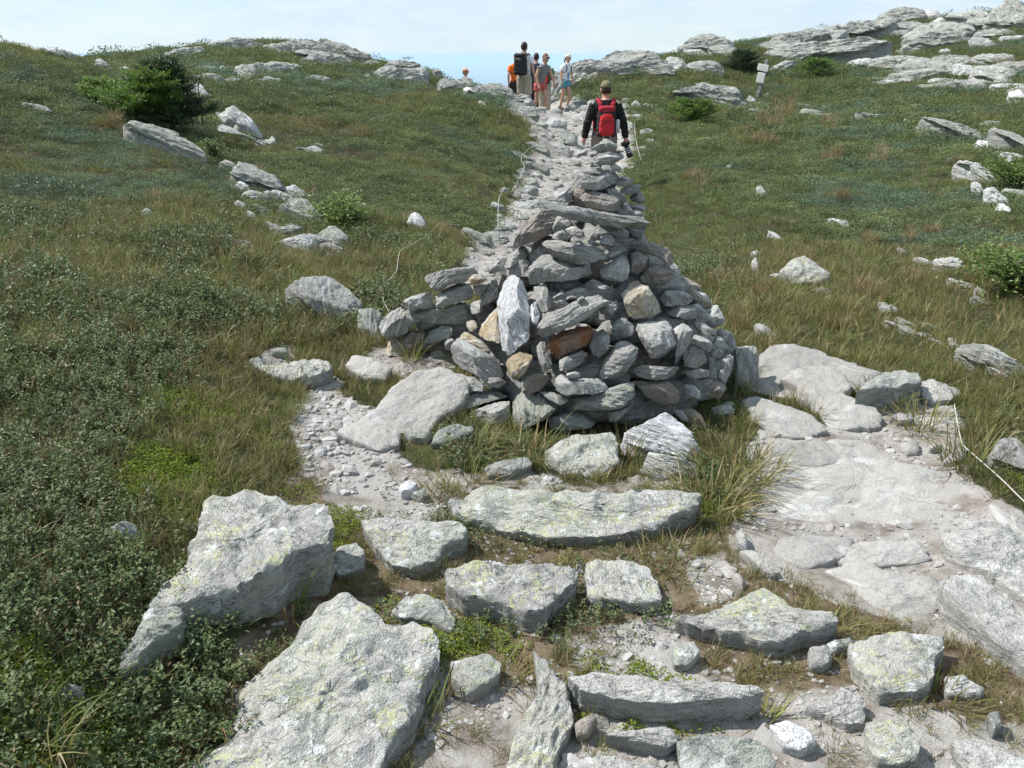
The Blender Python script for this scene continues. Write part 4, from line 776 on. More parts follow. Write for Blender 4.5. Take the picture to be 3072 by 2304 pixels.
CS = [
 ('V5',[(1430,50),(1480,35),(1550,75),(1560,95),(1500,110),(1440,100)]),('V5',[(1360,110),(1420,70),(1490,60),(1500,100),(1440,120),(1370,130)]),('V5',[(1350,125),(1390,118),(1430,120),(1430,140),(1370,148)]),('V5',[(1250,150),(1300,110),(1350,110),(1340,140),(1290,165)]),
 ('V5',[(1320,160),(1400,140),(1480,130),(1560,115),(1605,140),(1600,165),(1540,195),(1450,215),(1370,205),(1325,190)]),('V5',[(1460,130),(1500,122),(1535,140),(1490,155)]),('V5',[(1540,115),(1580,108),(1610,122),(1570,130)]),('V5',[(1365,210),(1410,198),(1450,210),(1420,225),(1375,228)]),
 ('V5',[(1500,210),(1550,205),(1590,235),(1580,262),(1520,245)]),('V5',[(1310,240),(1380,230),(1460,235),(1450,260),(1380,270),(1320,262)]),('V5',[(1230,230),(1290,215),(1330,250),(1380,275),(1460,265),(1530,255),(1620,285),(1610,310),(1520,340),(1470,370),(1380,375),(1290,365),(1245,330),(1225,280)]),
 ('V5',[(1400,225),(1440,220),(1460,240),(1420,250)]),('V5',[(1520,330),(1580,310),(1660,300),(1700,315),(1640,345),(1560,352)]),('V5',[(1570,290),(1610,280),(1625,305),(1590,318)]),('V5',[(1570,370),(1620,350),(1690,335),(1715,350),(1690,390),(1620,415),(1580,395)]),
 ('V5',[(1480,365),(1530,360),(1590,400),(1625,460),(1600,465),(1540,430),(1490,395)]),('V5',[(1290,380),(1360,370),(1460,385),(1550,420),(1615,470),(1600,505),(1500,520),(1400,505),(1340,475),(1300,430)],'rock_brown'),('V5',[(1630,420),(1690,380),(1735,410),(1740,460),(1700,470),(1650,450)]),
 ('V5',[(1620,470),(1700,470),(1750,490),(1730,515),(1650,510)]),('V5',[(1610,520),(1680,505),(1735,530),(1720,555),(1640,545)]),
 ('V5',[(995,460),(1050,440),(1130,460),(1200,475),(1300,490),(1450,520),(1600,545),(1720,555),(1790,590),(1805,645),(1700,640),(1560,620),(1400,600),(1250,580),(1150,545),(1010,510)],'rock','long thin slab spanning the upper cairn',.12),
 ('V5',[(1125,410),(1170,365),(1230,345),(1260,380),(1250,450),(1200,460),(1140,450)],'rock_pale'),('V5',[(855,700),(900,640),(1000,540),(1060,495),(1110,500),(1170,560),(1180,610),(1120,660),(1010,720),(920,745),(860,770)],'rock_brown','broad slab propped on edge at the upper left',.05),
 ('V5',[(1110,690),(1150,650),(1190,640),(1225,670),(1220,710),(1150,715)]),('V5',[(1190,630),(1260,610),(1330,650),(1340,690),(1280,695),(1220,660)],'rock_pale'),('V5',[(1175,580),(1230,575),(1240,610),(1190,625)]),('V5',[(1225,690),(1260,675),(1320,705),(1320,730),(1250,730)]),
 ('V5',[(1330,715),(1380,700),(1440,740),(1430,755),(1350,735)]),('V5',[(1410,710),(1450,675),(1510,675),(1540,715),(1520,755),(1450,755)]),('V5',[(1400,640),(1500,615),(1600,640),(1590,690),(1500,670),(1420,690)],'rock',None,-.08),
 ('V5',[(1590,740),(1640,700),(1760,705),(1870,750),(1925,800),(1930,870),(1900,880),(1840,830),(1720,780),(1620,755)],'rock_brown'),('V5',[(1640,800),(1690,785),(1775,830),(1760,870),(1700,930),(1640,930),(1630,860)],'rock_brown'),
 ('V5',[(1690,920),(1780,905),(1800,870),(1900,890),(1930,920),(1900,990),(1800,1000),(1700,990)],'rock_brown'),('V5',[(1000,720),(1070,700),(1150,705),(1280,735),(1400,750),(1470,780),(1475,830),(1400,855),(1290,880),(1220,865),(1130,830),(1080,780),(1010,750)],'rock',None,.06),
 ('V5',[(940,970),(970,890),(1050,810),(1100,800),(1150,840),(1260,880),(1400,860),(1410,890),(1380,940),(1290,970),(1180,985),(1080,985),(1000,1005),(950,1010)],'rock',None,.02,'edge'),('V5',[(1430,900),(1490,840),(1580,800),(1620,820),(1640,910),(1620,970),(1560,995),(1480,970),(1430,930)]),
 ('V5',[(1480,800),(1560,775),(1600,780),(1540,815),(1490,835)]),('V5',[(790,880),(830,810),(920,745),(970,755),(975,790),(920,850),(830,890)]),('V5',[(680,940),(720,870),(800,815),(830,810),(800,880),(820,900),(740,930)]),('V5',[(810,890),(870,850),(960,820),(980,870),(950,950),(900,950),(820,970)]),
 ('V5',[(640,1080),(700,990),(760,910),(800,900),(810,970),(770,1020),(760,1090),(700,1130),(660,1140)]),('V5',[(235,960),(270,935),(400,910),(530,890),(650,880),(670,920),(600,950),(540,990),(420,1010),(360,1060),(300,1020)]),('V5',[(545,980),(600,935),(680,940),(700,965),(650,1000),(580,1010)],'rock_tan'),
 ('V5',[(350,1060),(420,1030),(500,985),(570,1000),(600,1050),(590,1090),(500,1120),(400,1150),(350,1155)],'rock_pale'),('V5',[(105,1140),(180,1080),(300,1040),(360,1060),(355,1130),(330,1160),(240,1160),(190,1185)],'rock_pale'),('V5',[(0,1230),(60,1180),(110,1155),(190,1200),(200,1290),(140,1340),(40,1365),(0,1350),(-30,1290)]),
 ('V5',[(190,1210),(250,1160),(400,1160),(540,1120),(640,1110),(665,1150),(640,1220),(540,1255),(440,1275),(300,1290),(210,1270)],'rock_green'),('V5',[(590,1010),(690,1000),(660,1090),(610,1070)]),
 ('V6',[(630,80),(650,0),(690,-40),(730,-42),(775,-10),(800,60),(808,150),(805,300),(770,350),(690,398),(655,380),(650,290),(640,190)],'rock_white','tall white quartz stone standing on end in the front',.10),
 ('V6',[(815,110),(840,90),(868,170),(850,230),(815,250),(808,180)],'rock_white'),('V6',[(830,20),(900,0),(930,50),(935,130),(870,160),(845,100)]),
 ('V6',[(820,290),(890,190),(900,165),(1000,130),(1120,75),(1280,35),(1300,55),(1270,100),(1180,150),(1080,220),(980,260),(880,310),(830,320)],'rock','long layered slab slanting up to the right',.14),('V6',[(1060,95),(1100,70),(1120,85),(1075,105)],'rock',None,.18),
 ('V6',[(905,320),(990,265),(1090,225),(1140,190),(1165,240),(1170,310),(1100,360),(1000,395),(960,420),(925,400)],'rock_rust','rust-orange stone under the slanting slab'),('V6',[(840,330),(890,320),(920,370),(935,470),(890,490),(860,430)]),
 ('V6',[(965,420),(1060,390),(1110,360),(1140,395),(1120,430),(1040,480),(975,485)]),('V6',[(1140,350),(1170,260),(1210,245),(1255,290),(1250,360),(1200,415),(1160,400)]),('V6',[(1185,120),(1290,90),(1300,140),(1260,180),(1200,170)]),('V6',[(1260,260),(1290,200),(1330,180),(1385,240),(1380,290),(1310,310),(1265,325)]),
 ('V6',[(1190,500),(1230,400),(1290,320),(1370,310),(1415,340),(1400,410),(1340,500),(1290,540),(1220,530)],'rock',None,.05,'face'),('V5',[(1580,1070),(1640,990),(1690,975),(1760,1020),(1830,1130),(1855,1200),(1760,1230),(1660,1230),(1620,1200)],'rock_tan',None,.05,'face'),
 ('V6',[(1370,220),(1480,210),(1560,190),(1590,230),(1615,330),(1605,400),(1530,425),(1460,415),(1430,330),(1390,270)],'rock_pale',None,.06,'face'),('V6',[(1595,240),(1660,205),(1715,260),(1700,330),(1640,430),(1590,480),(1560,470),(1615,400),(1620,330)],'rock_pale'),
 ('V6',[(1360,480),(1420,450),(1520,460),(1640,460),(1655,500),(1620,530),(1500,535),(1400,520)],'rock_pale',None,.04),('V6',[(950,530),(980,500),(1060,530),(1180,530),(1250,550),(1255,590),(1200,605),(1120,610),(1000,620),(955,590)],'rock_pale',None,.08),('V6',[(1005,500),(1060,485),(1100,500),(1090,520),(1010,525)],'rock_pale',None,.09),
 ('V6',[(770,560),(800,500),(870,490),(950,485),(930,530),(870,590),(800,620)],'rock_brown'),('V6',[(665,450),(700,410),(780,365),(830,370),(820,430),(780,500),(730,540),(680,500)],'rock_tan','tan stone below the tall white stone',.07),
 ('V6',[(375,420),(380,340),(410,305),(460,320),(540,370),(620,400),(660,470),(680,520),(610,550),(560,545),(500,500),(430,470)],'rock_pale',None,.06),('V6',[(320,545),(360,500),(430,500),(530,530),(560,570),(500,600),(420,610),(370,590)],'rock_pale',None,.06),
 ('V6',[(250,710),(310,660),(400,620),(520,600),(620,580),(660,610),(680,630),(600,650),(470,690),(370,720),(300,760)],'rock_green',None,.08),('V6',[(450,745),(520,690),(620,660),(700,650),(720,700),(690,780),(610,825),(540,800)],'rock_pale',None,.08),
 ('V6',[(720,650),(780,570),(860,610),(960,650),(960,700),(890,760),(790,800),(730,825),(700,790)],'rock_green'),('V6',[(960,670),(1050,640),(1200,610),(1300,560),(1390,540),(1390,620),(1330,690),(1200,705),(1070,700)],'rock_green'),('V6',[(860,600),(960,600),(1030,640),(980,680),(920,650)],'rock_green'),
 ('V6',[(1380,540),(1470,540),(1600,540),(1660,590),(1680,680),(1600,680),(1500,660),(1450,620)],'rock_brown'),('V6',[(1640,560),(1700,550),(1755,600),(1750,650),(1700,640)]),('V6',[(1760,590),(1820,545),(1890,545),(1900,580),(1850,650),(1790,620)],'rock_brown'),
 ('V6',[(1660,380),(1720,340),(1790,360),(1790,430),(1740,470),(1660,460)],'rock_brown'),('V5',[(1880,1090),(1940,1075),(1990,1100),(1980,1140),(1920,1140)],'rock_pale'),('V5',[(1780,990),(1900,965),(1990,985),(2015,1020),(2000,1050),(1900,1030),(1830,1040)]),
 ('V5',[(1800,1050),(1900,1030),(2040,1060),(2060,1110),(2000,1150),(1870,1150)]),('V5',[(1860,1160),(1980,1150),(2080,1150),(2130,1180),(2120,1230),(2020,1240),(1900,1200)]),('V5',[(2015,1040),(2060,1030),(2120,1080),(2180,1140),(2170,1160),(2080,1120)],'rock_tan'),
 ('V5',[(2060,1130),(2140,1190),(2200,1230),(2212,1260),(2150,1250),(2080,1190)]),('V5',[(2040,1250),(2120,1260),(2212,1310),(2212,1340),(2120,1320)]),('V6',[(1700,210),(1760,215),(1830,260),(1820,300),(1740,270)]),('V6',[(1720,280),(1800,310),(1830,350),(1780,370),(1700,330)]),
 ('V6',[(1790,310),(1860,290),(1920,350),(1910,365),(1830,350)],'rock_pale'),('V6',[(1830,250),(1900,260),(1945,285),(1930,320),(1850,300)]),('V6',[(1680,130),(1740,110),(1790,160),(1770,200),(1690,180)]),('V6',[(1800,375),(1850,370),(1845,415),(1800,410)]),
 ('V6',[(1880,400),(1940,380),(1930,480),(1890,560),(1850,520)]),('V6',[(1640,490),(1740,470),(1830,480),(1800,520),(1700,530)]),('V6',[(1740,700),(1840,650),(1940,660),(1980,760),(2020,830),(1990,870),(1880,830),(1800,780)],'rock_green',None,-.05),
 ('V6',[(1640,690),(1700,680),(1760,730),(1790,790),(1760,810),(1690,780)],'rock_tan'),('V6',[(1590,690),(1650,700),(1700,770),(1650,760)]),('V6',[(205,330),(260,260),(330,230),(390,240),(380,290),(310,330),(250,335)],'rock_green'),
 ('V6',[(390,270),(420,250),(500,290),(560,330),(590,370),(560,385),(470,330),(400,310)],'rock_tan'),('V6',[(460,210),(510,200),(520,240),(480,270),(460,240)],'rock_tan'),('V6',[(515,250),(560,170),(620,110),(640,120),(645,250),(648,330),(580,320),(530,290)],'rock_tan','streaked cream stone left of the tall white stone'),
 ('V6',[(10,340),(60,300),(150,270),(180,290),(170,340),(80,400),(20,400)],'rock_tan','pinkish white stone low at the left end'),('V6',[(240,390),(330,350),(370,370),(370,430),(310,460),(250,440)],'rock_green'),('V6',[(335,310),(390,300),(385,370),(345,370)]),
 ('V6',[(1460,200),(1360,190),(1330,230),(1300,190),(1320,140)],'rock',None,-.1),('V6',[(1000,40),(1060,20),(1150,30),(1180,60),(1080,90),(1000,90)],'rock',None,-.08),('V6',[(935,60),(990,20),(1030,60),(1000,110),(945,120)],'rock',None,-.08),('V6',[(1160,5),(1230,10),(1260,25),(1200,40)],'rock_pale',None,.02),
 ('V6',[(900,740),(1000,710),(1120,720),(1200,740),(1150,800),(1000,820),(920,800)],'rock_green',None,-.06),('V6',[(1240,700),(1340,660),(1400,640),(1380,680),(1300,760),(1250,770)],'rock',None,-.06),
 ('V6',[(560,520),(650,520),(690,540),(640,580),(580,570)],'rock',None,-.03),('V6',[(470,110),(540,90),(550,160),(490,170)],'rock',None,-.03),
]
for e in CS: cairn_stone(*e)
# stones inside and behind, glimpsed through the gaps
def generic_stone(seed, mat):
    rs = np.random.default_rng(seed); k = 9
    th = np.sort(rs.uniform(0, 2 * np.pi, k)); rad = rs.uniform(.75, 1.15, k)
    P3 = np.stack([np.cos(th) * rad * .15, np.sin(th) * rad * .10, np.zeros(k)], -1)
    return rock('stone', P3, np.zeros(3), np.array([1., 0, 0]), np.array([0, 1., 0]), np.array([0, 0, 1.]), .075, .03, 'stone', mat, 190, seed, fol='face', cuts=3)
protos = [generic_stone(900 + k, ['rock', 'rock', 'rock_green', 'rock_brown', 'rock_pale', 'rock'][k]) for k in range(6)]
first = [True] * 6
def inner_stone(x, y, z, ang, tilt, sc, k):
    src = protos[k]
    if first[k]: o = src; first[k] = False
    else:
        o = src.copy(); COL.objects.link(o); ROCK_OBJS.append(o)
    mw = Matrix.Translation((x, y, z)) @ Matrix.Rotation(ang, 4, 'Z') @ Matrix.Rotation(tilt[0], 4, 'X') @ Matrix.Rotation(tilt[1], 4, 'Y') @ Matrix.Diagonal((sc, sc, sc, 1))
    o.parent = cairn; o.matrix_local = cairn.matrix_world.inverted() @ mw
rs = np.random.default_rng(77)
for z in np.arange(.02, 1.12, .085):
    rr = float(np.interp(z, CPROF_Z, CPROF_R)); nst = max(3, int(2 * np.pi * rr / .20))
    for k in range(nst):
        a = 2 * np.pi * (k + rs.uniform(-.3, .3)) / nst
        back = math.sin(a) > .25           # the far side is laid to the full profile
        q = max(0.0, rr - (.09 if back else .26))
        inner_stone(CX + q * math.cos(a), CY + q * math.sin(a), z + rs.uniform(-.02, .02), a + math.pi / 2 + rs.normal() * .4, rs.normal(size=2) * .22, float(rs.uniform(.75, 1.15) * (1 if rr > .3 else .75)), int(rs.integers(6)))
for k in range(16):      # rubble filling the low left flank behind the face stones
    x_ = rs.uniform(-.62, -.18); zt = .10 + (x_ + .70) * .62
    inner_stone(x_, 4.56 + rs.uniform(-.03, .10), float(height(x_, 4.6)[0]) + .03 + rs.uniform(0, 1) * zt, rs.uniform(-.5, .5), rs.normal(size=2) * .2, float(rs.uniform(.7, 1.05)), int(rs.integers(6)))
# ------------------------------------------------------------------ plants
PROTO = bpy.data.collections.new('plant_shapes')      # not linked to the scene: only referenced by the scatter
def proto_obj(col, name, verts, faces, mats, midx=None, smooth=False):
    me = bpy.data.meshes.new(name); me.from_pydata([tuple(v) for v in verts], [], [tuple(f) for f in faces]); me.update()
    for m in mats: me.materials.append(m)
    if midx is not None: me.polygons.foreach_set('material_index', np.array(midx, np.int32))
    me.polygons.foreach_set('use_smooth', np.full(len(me.polygons), smooth, dtype=bool))
    o = bpy.data.objects.new(name, me); col.objects.link(o); return o
def leaf(V, F, MI, c, dirv, up, L, W, mi=0, fold=.25):
    d = dirv / np.linalg.norm(dirv); s = np.cross(d, up); s /= max(np.linalg.norm(s), 1e-6); u = np.cross(s, d)
    k = len(V)
    V += [c, c + d * L * .45 + s * W / 2 + u * W * fold, c + d * L, c + d * L * .45 - s * W / 2 + u * W * fold, c + d * L * .5]
    F += [(k, k + 1, k + 4), (k + 1, k + 2, k + 4), (k + 2, k + 3, k + 4), (k + 3, k, k + 4)]; MI += [mi] * 4
def blade(V, F, MI, base, az, L, W, lean, curve, mi=0, seg=3, twist=0):
    k = len(V); side = np.array([math.cos(az + math.pi / 2 + twist), math.sin(az + math.pi / 2 + twist), 0]); p = np.array(base, float); ang = lean
    for i in range(seg + 1):
        w = W * (1 - (i / seg) ** 1.6) * .5
        if i == seg: V.append(p.copy())
        else: V += [p - side * w, p + side * w]
        p = p + L / seg * np.array([math.sin(ang) * math.cos(az), math.sin(ang) * math.sin(az), math.cos(ang)]); ang += curve / seg
    for i in range(seg - 1): F.append((k + 2 * i, k + 2 * i + 1, k + 2 * i + 3, k + 2 * i + 2)); MI.append(mi)
    F.append((k + 2 * seg - 2, k + 2 * seg - 1, k + 2 * seg)); MI.append(mi)
def make_bilberry(col, name, seed, nleaf=46, R_=.075, H=.085, Ls=.016, mats=None):
    rs = np.random.default_rng(seed); V, F, MI = [], [], []
    for sidx in range(5):
        a = rs.uniform(0, 2 * math.pi); b0 = np.array([math.cos(a), math.sin(a), 0]) * R_ * .3
        tip = np.array([math.cos(a), math.sin(a), 0]) * R_ * rs.uniform(.4, 1.0) + np.array([0, 0, H * rs.uniform(.7, 1.15)])
        s = np.array([-math.sin(a), math.cos(a), 0]) * .0016; k = len(V)
        V += [b0 - s, b0 + s, tip]; F.append((k, k + 1, k + 2)); MI.append(1)
        for i in range(nleaf // 5):
            t = rs.uniform(.35, 1.05); c = b0 * (1 - t) + tip * t + rs.normal(size=3) * .006
            az = rs.uniform(0, 2 * math.pi); d = np.array([math.cos(az), math.sin(az), rs.uniform(-.15, .75)])
            leaf(V, F, MI, c, d, np.array([rs.normal() * .35, rs.normal() * .35, 1]), Ls * rs.uniform(.7, 1.25), Ls * .62 * rs.uniform(.8, 1.1))
    return proto_obj(col, name, V, F, mats or [M['bilberry'], M['twig']], MI)
def make_tuft(col, name, seed, nb=26, L=.13, W=.0036, spread=.035, lean=.45, curve=1.0, dry=.3, mats=None, seg=3):
    rs = np.random.default_rng(seed); V, F, MI = [], [], []
    for i in range(nb):
        az = rs.uniform(0, 2 * math.pi); rr = spread * math.sqrt(rs.random())
        blade(V, F, MI, (math.cos(az) * rr, math.sin(az) * rr, -.01), az + rs.normal() * .6, L * rs.uniform(.5, 1.2), W * rs.uniform(.7, 1.3), abs(rs.normal()) * lean, curve * rs.uniform(.3, 1.5), 1 if rs.random() < dry else 0, seg, rs.normal() * .8)
    return proto_obj(col, name, V, F, mats or [M['grass'], M['straw']], MI)
def make_heath(col, name, seed, n=150, R_=.16, H=.060, Ls=.018, mat='heath'):
    rs = np.random.default_rng(seed); V, F, MI = [], [], []
    for i in range(n):
        a = rs.uniform(0, 2 * math.pi); q = math.sqrt(rs.random()); h = H * (1 - q * q) * rs.uniform(.35, 1.1)
        c = np.array([math.cos(a) * q * R_, math.sin(a) * q * R_, h]); az = rs.uniform(0, 2 * math.pi)
        leaf(V, F, MI, c, np.array([math.cos(az), math.sin(az), rs.uniform(.0, 1.2)]), np.array([rs.normal() * .4, rs.normal() * .4, 1]), Ls * rs.uniform(.6, 1.3), Ls * .5)
    return proto_obj(col, name, V, F, [M[mat]], MI)
def sub(name, makers):
    c = bpy.data.collections.new(name)
    for k, f in enumerate(makers): f(c, '%s_%02d' % (name, k))
    return c
def scatter(name, label, P, rot, sc, col, count):
    me = bpy.data.meshes.new(name); me.vertices.add(len(P)); me.vertices.foreach_set('co', P.astype(np.float32).ravel())
    for an, ty, dat in (('rot', 'FLOAT_VECTOR', rot), ('siz', 'FLOAT', sc)):
        at = me.attributes.new(an, ty, 'POINT'); at.data.foreach_set('vector' if ty == 'FLOAT_VECTOR' else 'value', dat.astype(np.float32).ravel())
    at = me.attributes.new('pick', 'INT', 'POINT'); at.data.foreach_set('value', rng.integers(0, count, len(P)).astype(np.int32))
    o = bpy.data.objects.new(name, me); COL.objects.link(o)
    ng = bpy.data.node_groups.new(name + '_scatter', 'GeometryNodeTree')
    ng.interface.new_socket('Geometry', in_out='INPUT', socket_type='NodeSocketGeometry'); ng.interface.new_socket('Geometry', in_out='OUTPUT', socket_type='NodeSocketGeometry')
    n, l = ng.nodes, ng.links
    gi = n.new('NodeGroupInput'); go = n.new('NodeGroupOutput'); io = n.new('GeometryNodeInstanceOnPoints'); ci = n.new('GeometryNodeCollectionInfo')
    ci.inputs['Collection'].default_value = col; ci.inputs['Separate Children'].default_value = True; ci.inputs['Reset Children'].default_value = True
    io.inputs['Pick Instance'].default_value = True
    def na(nm, ty):
        q = n.new('GeometryNodeInputNamedAttribute'); q.data_type = ty; q.inputs['Name'].default_value = nm; return q.outputs['Attribute']
    l.new(gi.outputs[0], io.inputs['Points']); l.new(ci.outputs[0], io.inputs['Instance'])
    l.new(na('pick', 'INT'), io.inputs['Instance Index'])
    e2r = n.new('FunctionNodeEulerToRotation'); l.new(na('rot', 'FLOAT_VECTOR'), e2r.inputs[0]); l.new(e2r.outputs[0], io.inputs['Rotation'])
    l.new(na('siz', 'FLOAT'), io.inputs['Scale']); l.new(io.outputs[0], go.inputs[0])
    md = o.modifiers.new('scatter', 'NODES'); md.node_group = ng
    tag(o, label, None, None, 'stuff'); return o
C_bil = sub('bilberry_shape', [lambda c, nm, s=s: make_bilberry(c, nm, 10 + s) for s in range(5)])
C_grass = sub('sedge_shape', [lambda c, nm, s=s: make_tuft(c, nm, 30 + s, dry=.22) for s in range(5)])
C_dry = sub('drysedge_shape', [lambda c, nm, s=s: make_tuft(c, nm, 50 + s, nb=22, L=.085, lean=.9, curve=1.0, dry=.72) for s in range(5)])
C_heath = sub('heath_shape', [lambda c, nm, s=s: make_heath(c, nm, 70 + s) for s in range(6)])
C_fgrass = sub('hillgrass_shape', [lambda c, nm, s=s: make_tuft(c, nm, 90 + s, nb=34, L=.10, W=.008, spread=.13, lean=.5, curve=.8, dry=.16, seg=2) for s in range(5)])
C_moss = sub('moss_shape', [lambda c, nm, s=s: make_heath(c, nm, 110 + s, n=60, R_=.035, H=.018, Ls=.008, mat='moss') for s in range(3)])
C_mosst = sub('mosstan_shape', [lambda c, nm, s=s: make_heath(c, nm, 120 + s, n=60, R_=.035, H=.018, Ls=.008, mat='moss_tan') for s in range(3)])
C_red = sub('redgrass_shape', [lambda c, nm, s=s: make_tuft(c, nm, 130 + s, nb=60, L=.28, W=.008, spread=.07, lean=.35, curve=.7, dry=1.0, seg=2, mats=[M['straw'], M['straw']]) for s in range(3)])

# rock surfaces, to keep plants off them
def rock_tree():
    vs, fs, k = [], [], 0
    for o in ROCK_OBJS:
        me = o.data; co = np.empty(len(me.vertices) * 3, np.float32); me.vertices.foreach_get('co', co); co = co.reshape(-1, 3)
        mw = np.array(o.parent.matrix_world @ o.matrix_local if o.parent else o.matrix_world)
        co = co @ mw[:3, :3].T + mw[:3, 3]
        ix = np.empty(len(me.loops), np.int32); me.loops.foreach_get('vertex_index', ix)
        vs.append(co); fs.append(ix.reshape(-1, 4) + k); k += len(co)
    return BVHTree.FromPolygons(np.concatenate(vs).tolist(), np.concatenate(fs).tolist())
TREE = rock_tree()
_dn = Vector((0, 0, -1))
def clear_of_rocks(P, tol=.012):
    keep = np.ones(len(P), bool)
    for i, p in enumerate(P):
        h = TREE.ray_cast(Vector((p[0], p[1], p[2] + 3.0)), _dn, 3.2)
        if h[0] is not None and h[0].z > p[2] - tol: keep[i] = False
    return keep
def sow(r0, r1, dens, half=50):
    """random points on the ground in front of the camera between two ranges"""
    n = int(dens * R(half) * (r1 * r1 - r0 * r0))
    a = R(half) * rng.uniform(-1, 1, n); r = np.sqrt(rng.uniform(r0 * r0, r1 * r1, n))
    x, y = np.sin(a) * r, np.cos(a) * r; z = height(x, y)
    b, m, px, py, f = masks(x, y, z)
    return np.stack([x, y, z], -1), b, m, px, py, r
def nz(P, s, o=0.0, k=3): return fbm(P[:, :3] * np.array([s, s, 0]) + o, k)
def near(px, py, cx, cy, rx, ry): return np.exp(-(((px - cx) / rx) ** 2 + ((py - cy) / ry) ** 2))
acc = {k: [] for k in ('bil', 'grass', 'dry', 'heath', 'fgrass', 'moss', 'mosst', 'red')}
def put(key, P, sc, tilt=.25):
    if len(P) == 0: return
    keep = clear_of_rocks(P); P = P[keep]; sc = np.broadcast_to(sc, keep.shape)[keep]
    rot = np.stack([rng.normal(size=len(P)) * tilt, rng.normal(size=len(P)) * tilt, rng.uniform(0, 2 * np.pi, len(P))], -1)
    acc[key].append((P, rot, sc * rng.uniform(.7, 1.3, len(P))))
def bil_map(P, px, py):
    v = .55 * nz(P, .9, 3.0, 4)
    v += .75 * near(px, py, 120, 1700, 420, 620) + .12 * near(px, py, 200, 1100, 700, 300) + .5 * near(px, py, 600, 2000, 250, 200) 
    v -= .8 * near(px, py, 720, 1250, 180, 160) + .45 * near(px, py, 480, 1420, 130, 110) + .4 * near(px, py, 500, 1700, 140, 160) + .4 * near(px, py, 2800, 1000, 700, 420)
    return v
# near ground, 1 to 7 m
for (r0, r1, dens) in ((.45, 3.2, 820), (3.2, 5.2, 520), (5.2, 8.5, 330)):
    P, b, m, px, py, r = sow(r0, r1, dens, 72)
    full = (b < .5) & (m < .5) & (near(px, py, 480, 1415, 115, 75) < .45) & (near(px, py, 1230, 1090, 130, 60) < .5); v = bil_map(P, px, py)
    s = np.clip(r / 4.0, .85, 1.35)
    pb = .80 * smooth01(v, -.02, .30); u = rng.random(len(P))
    k = full & (u < pb); put('bil', P[k], s[k])
    k = full & (u >= pb * .72) & (rng.random(len(P)) < .60)
    rightg = smooth01(px, 1400, 2200)[k]
    put('grass', P[k], s[k] * (.80 - .12 * rightg * (r[k] > 4.6)))
    k = full & (rng.random(len(P)) < .24 + .5 * near(px, py, 740, 1280, 260, 240)); put('dry', P[k], s[k] * 1.15)
    k = full & (rng.random(len(P)) < .16 + .2 * smooth01(r, 4, 8)); put('heath', P[k] - np.array([0, 0, .01]), .45 * s[k])
    # foreground mix of bare soil, short dry sedge, moss
    q = nz(P, 2.6, 8.0, 4) + .35 * near(px, py, 2300, 1950, 330, 140) + .4 * near(px, py, 2200, 1560, 130, 170) + .3 * near(px, py, 1500, 1950, 120, 80) + .3 * near(px, py, 2750, 2130, 300, 90)
    mix = (m > .5) & (q > -.16) & (b < .5)
    k = mix & (rng.random(len(P)) < .95); put('dry', P[k], .72 * s[k], .45); P3_ = P[k] + rng.normal(size=(k.sum(), 3)) * np.array([.03, .03, 0]); P3_[:, 2] = height(P3_[:, 0], P3_[:, 1]); put('dry', P3_, .6 * s[k], .6)
    k = mix & (rng.random(len(P)) < .35); put('grass', P[k], .62 * s[k])
    k = (m > .5) & (b > .5) & (q > .02) & (rng.random(len(P)) < .55); put('dry', P[k], .6 * s[k], .6)
    k = (m > .5) & (b > .5) & (q > .25) & (rng.random(len(P)) < .25); put('grass', P[k], .55 * s[k], .4)
    lf = near(px, py, 1400, 1600, 200, 60) + near(px, py, 1530, 1850, 170, 90) + near(px, py, 1850, 1800, 130, 110) + .8 * near(px, py, 700, 1950, 260, 180)
    k = (rng.random(len(P)) < lf * .9) & ((m > .5) | (b < .5)); put('bil', P[k], .8 * s[k])
    mo = nz(P, 1.7, 40.0, 3) + 1.4 * near(px, py, 480, 1415, 120, 80) + .5 * near(px, py, 2180, 2190, 180, 60) + .5 * near(px, py, 2000, 2120, 150, 60) + .4 * near(px, py, 1400, 1900, 70, 40)
    k = (b < .5) & (mo > .55); P2 = np.repeat(P[k], 4, 0) + rng.normal(size=(4 * k.sum(), 3)) * np.array([.06, .06, 0]); P2[:, 2] = height(P2[:, 0], P2[:, 1]) if len(P2) else 0
    put('moss', P2, 1.3, .1)
    mo = .6 * nz(P, 1.9, 60.0, 3) + .6 * near(px, py, 1700, 1680, 160, 50) + .6 * near(px, py, 930, 1410, 80, 50) + .6 * near(px, py, 1380, 1560, 60, 60)
    k = (m > .5) & (mo > .62); P2 = np.repeat(P[k], 3, 0) + rng.normal(size=(3 * k.sum(), 3)) * np.array([.05, .05, 0]); P2[:, 2] = height(P2[:, 0], P2[:, 1]) if len(P2) else 0
    put('mosst', P2, 1.2, .1)
# the slopes
for (r0, r1, dens) in ((7.5, 13, 150), (13, 22, 75), (22, 38, 32), (38, 58, 14)):
    P, b, m, px, py, r = sow(r0, r1, dens)
    s = np.clip(r / 16, .7, 1.9); full = (b < .5)
    v = 1.25 * nz(P, .30, 21.0, 4) + .35 * near(px, py, 2550, 560, 420, 220) + .25 * near(px, py, 300, 500, 400, 200) - .25 * near(px, py, 2150, 850, 250, 150)
    ph = smooth01(v, -.30, .15); u = rng.random(len(P))
    k = full & (u < .25 + .7 * ph); put('heath', P[k], s[k] * np.exp(.28 * rng.normal(size=k.sum())))
    k = full & (nz(P, .45, 71.0, 4) + .3 * near(px, py, 2550, 560, 420, 220) > .28) & (rng.random(len(P)) < .30); put('heath', P[k], s[k] * 1.55)
    k = full & (u > .15 + .65 * ph) ; put('fgrass', P[k], s[k] * .85)
